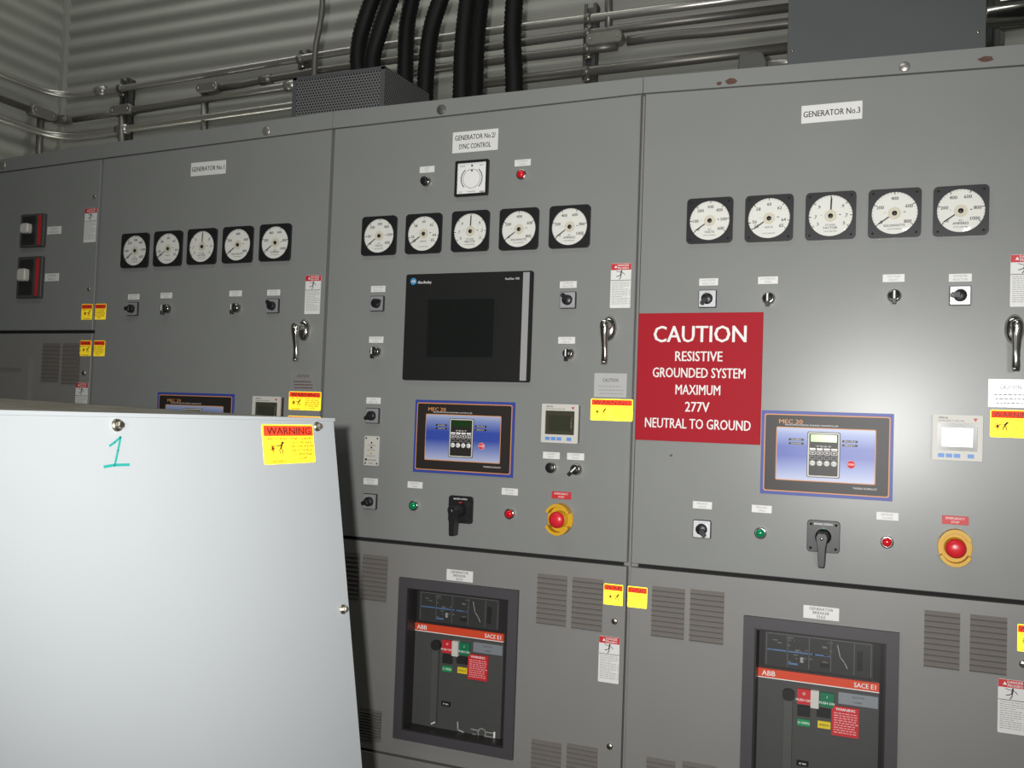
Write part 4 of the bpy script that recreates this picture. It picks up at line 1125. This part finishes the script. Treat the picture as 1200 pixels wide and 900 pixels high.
for pts, Y, lb in HP:
    base = [wp(x, y, Y) for x, y in pts]
    base = [Vector((base[0].x, base[0].y, 2.4195))] + base[1:] if base[0].z < 2.6 else base
    top = base[-1]; base.append(Vector((top.x + .12, top.y, top.z + .35)))
    if base[0].z > 2.41: base.insert(0, Vector((base[0].x, base[0].y, 2.4195)))
    sp = smooth_path(base, 10)
    # resample to rib pitch
    d = [0]
    for a, b in zip(sp, sp[1:]): d.append(d[-1] + (b - a).length)
    n = int(d[-1] / .0075); out = []; j = 0
    for k in range(n + 1):
        s_ = d[-1] * k / n
        while j < len(d) - 2 and d[j + 1] < s_: j += 1
        f = (s_ - d[j]) / max(d[j + 1] - d[j], 1e-9); out.append(sp[j].lerp(sp[j + 1], f))
    mb = MB(); mb.tube(out, .0262, HOSE, 16, rib=.11)
    root = bpy.data.objects.new('cable_hose', None); COL.objects.link(root)
    bp_ = Vector((out[0].x, out[0].y, out[0].z)); root.location = bp_; WLOC[root.name] = bp_
    tag(root, lb, 'hose', 'black hoses above the switchgear')
    mb.v = [(v[0] - bp_.x, v[1] - bp_.y, v[2] - bp_.z) for v in mb.v]
    link('hose', mb.mesh('hose'), bp_, root)
    mf = MB(); mf.tube([(0, 0, 0), (0, 0, .035)], .034, BLACKM, 8); mf.tube([(0, 0, .035), (0, 0, .05)], .031, GALVD, 16)
    link('hose_gland', mf.mesh('hose_gland'), bp_ , root)

# perforated vent box
fY = .022
tl = at(344.2, 91, fY); trp = at(451.7, 78.3, fY)
bx0, bx1, bz1 = tl.x, trp.x, (tl.z + trp.z) / 2
bbY = .62
zb_ = 2.4195
bk = at(503, 106.7, bbY); 
mb = MB()
zbk = bz1 - .02
# solve the depth at which the rear corner falls on the side
pts = [(bx0, fY, zb_), (bx1, fY, zb_), (bx1, fY, bz1), (bx0, fY, bz1), (bx0, 0.29, zb_), (bx1, 0.29, zb_), (bx1, 0.29, bz1 + .012), (bx0, 0.29, bz1 + .012)]
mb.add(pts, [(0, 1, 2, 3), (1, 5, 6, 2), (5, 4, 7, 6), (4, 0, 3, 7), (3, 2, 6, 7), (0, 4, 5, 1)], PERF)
rt_ = bpy.data.objects.new('perforated_box', None); COL.objects.link(rt_); bc = Vector(((bx0 + bx1) / 2, .175, zb_)); rt_.location = bc; WLOC[rt_.name] = bc
tag(rt_, 'dark perforated sheet metal box on top of the switchgear left of the hoses', 'vent box')
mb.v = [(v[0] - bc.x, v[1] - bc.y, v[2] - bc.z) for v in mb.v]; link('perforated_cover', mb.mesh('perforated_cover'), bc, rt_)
mb = MB()
for (x0, x1) in ((bx0, bx0 + .012), (bx1 - .012, bx1)): mb.box(x0 - bc.x - .001, x1 - bc.x + .001, fY - bc.y - .002, fY - bc.y + .002, 0, bz1 - bc.z, BOXG)
mb.box(bx0 - bc.x, bx1 - bc.x, fY - bc.y - .002, fY - bc.y + .004, bz1 - bc.z - .008, bz1 - bc.z + .001, BOXG)
link('corner_angle', mb.mesh('corner_angle'), bc, rt_)

# big grey gutter box, upper right
gY = .05
a = at(923.5, 70, gY); b = at(1154, 45, gY)
gx0, gx1 = a.x, b.x
rt_ = bpy.data.objects.new('gutter_box', None); COL.objects.link(rt_); gc = Vector(((gx0 + gx1) / 2, .35, 2.43)); rt_.location = gc; WLOC[rt_.name] = gc
tag(rt_, 'large plain dark grey steel box standing on the switchgear at upper right', 'junction box')
hw = (gx1 - gx0) / 2
mb = MB(); mb.box(-hw, hw, -.298, .25, -.031, .75, BOXG); link('box_body', mb.mesh('box_body'), gc, rt_)
mb = MB(); mb.outline([(-hw - .002, -.028), (hw + .002, -.028), (hw + .002, .75), (-hw - .002, .75)], -.3025, -.298, BOXG, .001); link('front_cover', mb.mesh('front_cover'), gc, rt_)
for px in ((928.5, 59.5), (1146, 37.5)):
    q = at(*px, gY - .004)
    link('cover_screw', cm('cover_screw', lambda mb: mb.lathe([(.0001, -.004), (.003, -.0035), (.004, 0)], BOLTM, 0, 0, 12)), (q.x, gY - .002, q.z), rt_)

# conduits on the walls (Yc = conduit axis in front of the liner)
YC = YB - .080; XCL = XL + .080
def conduit(pts, r, M, label, name='conduit', group='metal conduits along the wall', coup=()):
    root = bpy.data.objects.new(name, None); COL.objects.link(root); c = Vector(pts[0]); root.location = c; WLOC[root.name] = c
    tag(root, label, 'conduit', group)
    mb = MB(); mb.tube([Vector(p) - c for p in pts], r, M, 14); link('conduit_tube', mb.mesh('conduit_tube'), c, root)
    for q, dirn in coup:
        q = Vector(q) - c; dv = Vector(dirn).normalized()
        mb = MB(); mb.tube([q - dv * .03, q + dv * .03], r * 1.35, M, 14); link('coupling', mb.mesh('coupling'), c, root)
    return root
def W(x, y): return wp(x, y, YC)
def Lw(x, y): return atx(x, y, XCL)
def zline(a, b, z): return None
z1 = 3.150
# top run, bends round the corner
cornerz = 3.135
top = [Lw(-60, 70), Lw(0, 93), Lw(40, 106)]
def bend(za, zb_, x_to):
    pts = [(XCL, -1.2, za), (XCL, YC - .18, za)]
    for k in range(1, 7):
        a = math.radians(90 * k / 6 * 1.0); R = .16
        pts.append((XCL + R - R * math.cos(a), YC - .16 - 0 + R * math.sin(a) * 1.0, za))
    pts.append((XCL + .3, YC, (za + zb_) / 2 if False else za)); return pts
p1 = bend(3.140, 3.14, 0) + [(-.7, YC, 3.155), (.1, YC, 3.176), (.93, YC, 3.174), (1.5, YC, 3.167), (2.4, YC, 3.16)]
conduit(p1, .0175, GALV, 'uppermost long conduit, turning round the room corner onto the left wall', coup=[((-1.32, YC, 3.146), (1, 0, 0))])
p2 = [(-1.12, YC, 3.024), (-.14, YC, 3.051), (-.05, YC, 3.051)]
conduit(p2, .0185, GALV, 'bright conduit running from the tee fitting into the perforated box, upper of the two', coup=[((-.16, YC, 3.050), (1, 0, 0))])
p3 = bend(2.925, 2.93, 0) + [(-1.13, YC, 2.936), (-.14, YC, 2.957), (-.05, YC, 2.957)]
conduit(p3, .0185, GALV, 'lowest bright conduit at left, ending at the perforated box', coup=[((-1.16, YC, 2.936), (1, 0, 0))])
a = W(258, 103.5); b = W(285, 98); c = W(312, 93.5); d = W(350, 87)
p4 = [tuple(a), tuple(b + Vector((0, 0, -.004))), tuple(c), tuple(d), (-.02, YC, d.z + .006), (.7, YC, 3.106), (1.43, YC, 3.111), (2.2, YC, 3.105)]
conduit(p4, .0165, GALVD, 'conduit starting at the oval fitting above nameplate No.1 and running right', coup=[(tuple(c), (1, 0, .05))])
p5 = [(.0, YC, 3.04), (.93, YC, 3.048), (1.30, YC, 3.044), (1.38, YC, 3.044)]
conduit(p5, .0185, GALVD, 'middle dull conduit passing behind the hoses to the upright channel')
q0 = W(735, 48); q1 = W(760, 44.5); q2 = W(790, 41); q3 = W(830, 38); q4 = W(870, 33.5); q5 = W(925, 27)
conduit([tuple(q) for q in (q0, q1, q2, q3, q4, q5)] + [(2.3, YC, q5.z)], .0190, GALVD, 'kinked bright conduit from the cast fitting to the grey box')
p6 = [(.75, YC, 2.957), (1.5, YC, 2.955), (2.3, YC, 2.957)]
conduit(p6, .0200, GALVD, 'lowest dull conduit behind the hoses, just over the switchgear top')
# second conduit on the left wall with tee fittings
conduit([(XCL, -1.2, 3.02), (XCL, Lw(48, 136).y, 3.02)], .0165, GALVD, 'short middle conduit on the left wall beyond the corner')
conduit([(XCL + .10, YC, 3.015), (-1.20, YC, 3.022)], .0145, GALVD, 'thin conduit between the corner fitting and the first upright channel')
def fitting(px, w_, h_, label, Y=None, slope=0.16, tailpx=None, M=BODYM, loc=None, rotz=0):
    root_l = loc if loc is not None else wp(*px, Y or YC)
    def bd(mb):
        mb.outline(MB.rr(w_, h_, h_ * .45, 5), -.030, .020, M, .004)
        for sx in (-1, 1): mb.lathe([(.0001, -.034), (.004, -.033), (.005, -.030)], BOLTM, sx * w_ * .36, 0, 10)
    mb = MB(); bd(mb)
    o = link('conduit_fitting', mb.mesh('conduit_fitting'), root_l, None, None, (0, 0, rotz)); tag(o, label, 'conduit fitting', 'cast conduit fittings')
    return o
fitting((246, 104), .125, .046, 'oval cast fitting above nameplate No.1 with a conduit dropping below it')
conduit([tuple(W(240, 108) + Vector((0, .004, 0))), tuple(W(239, 165) + Vector((0, .004, -.3)))], .0175, GALVD, 'upright conduit dropping from the oval fitting behind the switchgear', group='upright conduits')
fitting((145.5, 130), .14, .048, 'cast tee fitting fixed on the leftmost upright channel')
conduit([tuple(W(146, 132) + Vector((0, -.01, 0))), tuple(W(144, 180) + Vector((0, -.01, -.3)))], .0175, GALVD, 'upright conduit dropping from the tee fitting on the leftmost channel', group='upright conduits')
fitting((74, 141.5), .10, .044, 'small fitting at the room corner')
q = Lw(48, 136)
fitting(None, .15, .05, 'tee fitting on the left wall beside the corner', loc=(XCL, q.y, 3.02), rotz=PI / 2)
conduit([(XCL, q.y, 2.99), (XCL, q.y, 2.3)], .0175, GALVD, 'upright conduit dropping down the left wall', group='upright conduits')
fitting((710, 47), .150, .050, 'cast fitting with two screws right of the tall upright channel')
conduit([tuple(W(713, 40)), tuple(W(713.5, 0)), tuple(W(714, -60))], .0155, GALVD, 'upright conduit rising from the cast fitting to the ceiling', group='upright conduits')
# upright strut channels
def strut(px_top, px_bot, label):
    a = wp(*px_top, YB - .045); b = wp(*px_bot, YB - .045); h_ = a.z - b.z
    root = bpy.data.objects.new('strut_channel', None); COL.objects.link(root); c = Vector((a.x, YB - .03, b.z)); root.location = c; WLOC[root.name] = c
    tag(root, label, 'bracket', 'upright strut channels on the rear wall')
    mb = MB(); w_ = .026
    mb.box(-w_, -w_ + .004, -.030, .018, 0, h_, STRUT); mb.box(w_ - .004, w_, -.030, .018, 0, h_, STRUT); mb.box(-w_, w_, .006, .012, 0, h_, STRUT)
    mb.box(-w_, -w_ + .014, -.031, -.028, 0, h_, STRUT); mb.box(w_ - .014, w_, -.031, -.028, 0, h_, STRUT)
    link('channel', mb.mesh('channel'), c, root)
    return root, c, h_
def clamps(root, c, zs, r):
    for z in zs:
        mb = MB(); mb.tube([(-.013, -.050, z), (.013, -.050, z)], r * 1.28, GALVD, 16); mb.box(-.010, .010, -.050, -.028, z - r - .022, z - r, GALVD)
        mb.tube([(-.016, -.045, z - r - .014), (.016, -.045, z - r - .014)], .006, BOLTM, 8)
        link('pipe_clamp', mb.mesh('pipe_clamp'), c, root)
s_, c, h_ = strut((149, 93), (145, 163), 'leftmost upright strut channel holding three conduits'); clamps(s_, c, [3.146 - c.z, 2.936 - c.z], .0175)
s_, c, h_ = strut((358.5, 60), (356, 128), 'upright strut channel next to the perforated box'); clamps(s_, c, [3.166 - c.z], .0175)
s_, c, h_ = strut((693.5, 6), (690, 94), 'tall upright strut channel right of the hoses'); clamps(s_, c, [3.169 - c.z, 3.111 - c.z, 3.047 - c.z, 2.956 - c.z], .0175)
s_, c, h_ = strut((1168, -30), (1164, 56), 'upright strut channel at the right of the big grey box')
# conduit dropping onto the perforated box
q = [(378.5, -50), (378, 0), (377.5, 12), (374.5, 32), (370.5, 52), (369, 70), (368.5, 84)]
YQ = .30
pts = [wp(x, y, YQ) for x, y in q]; pts.append(Vector((pts[-1].x, YQ, bz1 - .03)))
conduit([tuple(p) for p in smooth_path(pts, 4)], .0095, GALVD, 'thin bent conduit coming down onto the perforated box', group='upright conduits')
# connector box and little conduit by the grey box
a = wp(891, 75, .25)
mb = MB(); pts_ = [(-.045, -.03), (.030, -.03), (.030, -.006), (.020, .018), (.010, .024), (-.042, .024)]
mb.outline(pts_, -.03, .03, BRK3, .003); mb.box(-.045, .03, -.029, .029, -.125, -.03, BRK3)
o = link('elbow_connector', mb.mesh('conduit_elbow'), (a.x - .01, .25, a.z)); tag(o, 'dark elbow connector on the switchgear top left of the big grey box', 'conduit fitting')
conduit([(a.x + .018, .25, a.z - .004), (a.x + .12, .25, a.z - .002)], .0095, GALV, 'very short bright conduit between the elbow connector and the big grey box', group=None)
# large shiny pipe at the right edge
for (x0, y0, x1, y1, Y, r, lb) in ((1156, 20, 1240, 10.5, .70, .0300, 'thick shiny pipe entering at the upper right corner'), (1172, 3, 1240, -5, .78, .009, 'thin bright pipe above the thick shiny pipe'), (1172, 31.5, 1240, 24, .78, .010, 'thin bright pipe under the thick shiny pipe')):
    a = wp(x0, y0, Y); b = wp(x1, y1, Y); b.z = a.z + (b.z - a.z) * .2; a.z = b.z
    conduit([tuple(a), tuple(b + Vector((.4, 0, 0)))], r, CHROME, lb, group='pipes at the upper right')

# ================================================================ leaning-front enclosure, lower left
c = Vector((1.590, -.973, 1.555))
LEAN = math.atan2(.079, .532)
vdir = Vector((math.sin(LEAN), 0, -math.cos(LEAN)))        # down the sloping face
ndir = Vector((math.cos(LEAN), 0, math.sin(LEAN)))         # out of the face
YN = -1.95                                                 # near end (beside the photographer)
LEN = c.y - YN
H = 1.53 / math.cos(LEAN)
root = bpy.data.objects.new('equipment_enclosure', None); COL.objects.link(root); rl = Vector((1.2, (c.y + YN) / 2, 0)); root.location = rl; WLOC[root.name] = rl
tag(root, 'light grey bolted equipment enclosure marked with a teal 1, in front of the switchgear', 'equipment enclosure')
T = .003
mb = MB()
off = -ndir * .012
A = c + off + vdir * .004; B = A + vdir * (H - .01)
zb2 = max(B.z, 0.0)
xbL = .80; ztL = 1.5705
vs = []
for y in (c.y - .012, YN + .01):
    vs += [(A.x, y, A.z - .002), (B.x, y, 0.03), (xbL, y, 0.03), (xbL, y, ztL - .002)]
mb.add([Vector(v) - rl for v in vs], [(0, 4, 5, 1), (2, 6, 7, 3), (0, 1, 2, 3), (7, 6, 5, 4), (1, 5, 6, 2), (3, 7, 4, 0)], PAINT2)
link('enclosure_body', mb.mesh('enclosure_body'), rl, root)
mb = MB()
top = [(c.x - .002, c.y, c.z - .0015), (c.x - .002, YN, c.z - .0015), (xbL, YN, ztL), (xbL, c.y, ztL)]
mb.add([Vector(v) - rl for v in top] + [Vector(v) - rl - Vector((0, 0, .004)) for v in top], [(0, 3, 2, 1), (4, 5, 6, 7), (0, 1, 5, 4), (1, 2, 6, 5), (2, 3, 7, 6), (3, 0, 4, 7)], TOPM)
link('top_sheet', mb.mesh('top_sheet'), rl, root, 'dusty sloping top sheet')
mb = MB()
for y0, y1 in ((c.y - .05, c.y - .01), (YN + .01, YN + .05)): mb.box(xbL - rl.x, B.x - rl.x, y0 - rl.y, y1 - rl.y, 0, .03, BLACKM)
link('plinth', mb.mesh('plinth'), rl, root)
# local frame of the sloping cover: x along -Y..+Y (left to right in view), z up the slope, -y outwards
RM = Matrix((Vector((0, 1, 0)), -ndir, -vdir)).transposed()
eul = RM.to_euler()
def onface(px, out=0.0):
    d = FWD + RGT * ((px[0] - 600) / FPX) + UPV * ((450 - px[1]) / FPX)
    t = (c - CAM).dot(ndir) / d.dot(ndir); return CAM + d * t + ndir * out
ctr = c + vdir * (H / 2) + Vector((0, -LEN / 2, 0))
mb = MB()
mb.outline(MB.rr(LEN, H, .002, 2), 0.0, .012, COVER, .0012)
cov = link('front_cover', mb.mesh('leaning_cover'), ctr, root, 'pale blue-grey bolted cover sheet', eul)
WLOC[cov.name] = ctr
def onf(name, me, P, label=None):
    o = bpy.data.objects.new(name, me); COL.objects.link(o); o.parent = cov
    o.location = RM.inverted() @ (P - ctr)
    WLOC[o.name] = P
    if label: o['label'] = label
    return o
# folded lip along the top edge
mb = MB(); mb.box(-LEN / 2, LEN / 2, -.0025, .010, -.004, .0008, COVER); onf('top_lip', mb.mesh('top_lip'), c + Vector((0, -LEN / 2, 0)) - vdir * .0)
def bolt(mb):
    mb.lathe([(.0001, -.0035), (.0045, -.0035), (.0070, -.0030), (.0076, 0)], BOLTM, 0, 0, 24)
    hx = [(.0046 * math.cos(PI / 3 * k + .3), .0046 * math.sin(PI / 3 * k + .3)) for k in range(6)]
    mb.outline(hx, -.0085, -.002, BOLTM, .0008)
for px in ((136.5, 498.3), (371, 500), (401.3, 714), (180, 1010), (330, 1010)):
    P = onface(px)
    onf('hex_bolt', cm('hex_bolt', bolt), P)
# reflective sticker
q = [onface(p) for p in ((306.5, 497), (366, 498), (369, 543), (309.5, 543.5))]
cen = sum(q, Vector()) / 4; wd = ((q[1] - q[0]).length + (q[2] - q[3]).length) / 2; ht = ((q[0] - q[3]).length + (q[1] - q[2]).length) / 2
st = build_warning(root, None, None, 'yellow reflective WARNING arc flash sticker', mount=cen, wd=wd, ht=ht, rot=eul)
# stickers children are relative to the sticker already
# hand-written 1
def mk(pxs, wdt):
    P = [RM.inverted() @ (onface(p) - ctr) for p in pxs]; return [(v.x, v.z) for v in P], wdt
mb = MB()
for pxs, wdt in (([(128.3, 522.5), (134, 518.5), (141, 512.3)], .0027), ([(141, 512.3), (138, 528), (134.3, 545)], .0030), ([(122, 547), (134, 545), (151, 544.6)], .0032)):
    pts, wv = mk(pxs, wdt); mb.stroke(pts, wv, -.0004, TEAL)
mk_ = bpy.data.objects.new('marker_numeral', mb.mesh('marker_numeral')); COL.objects.link(mk_); mk_.parent = cov; mk_['label'] = 'teal hand-drawn numeral 1'
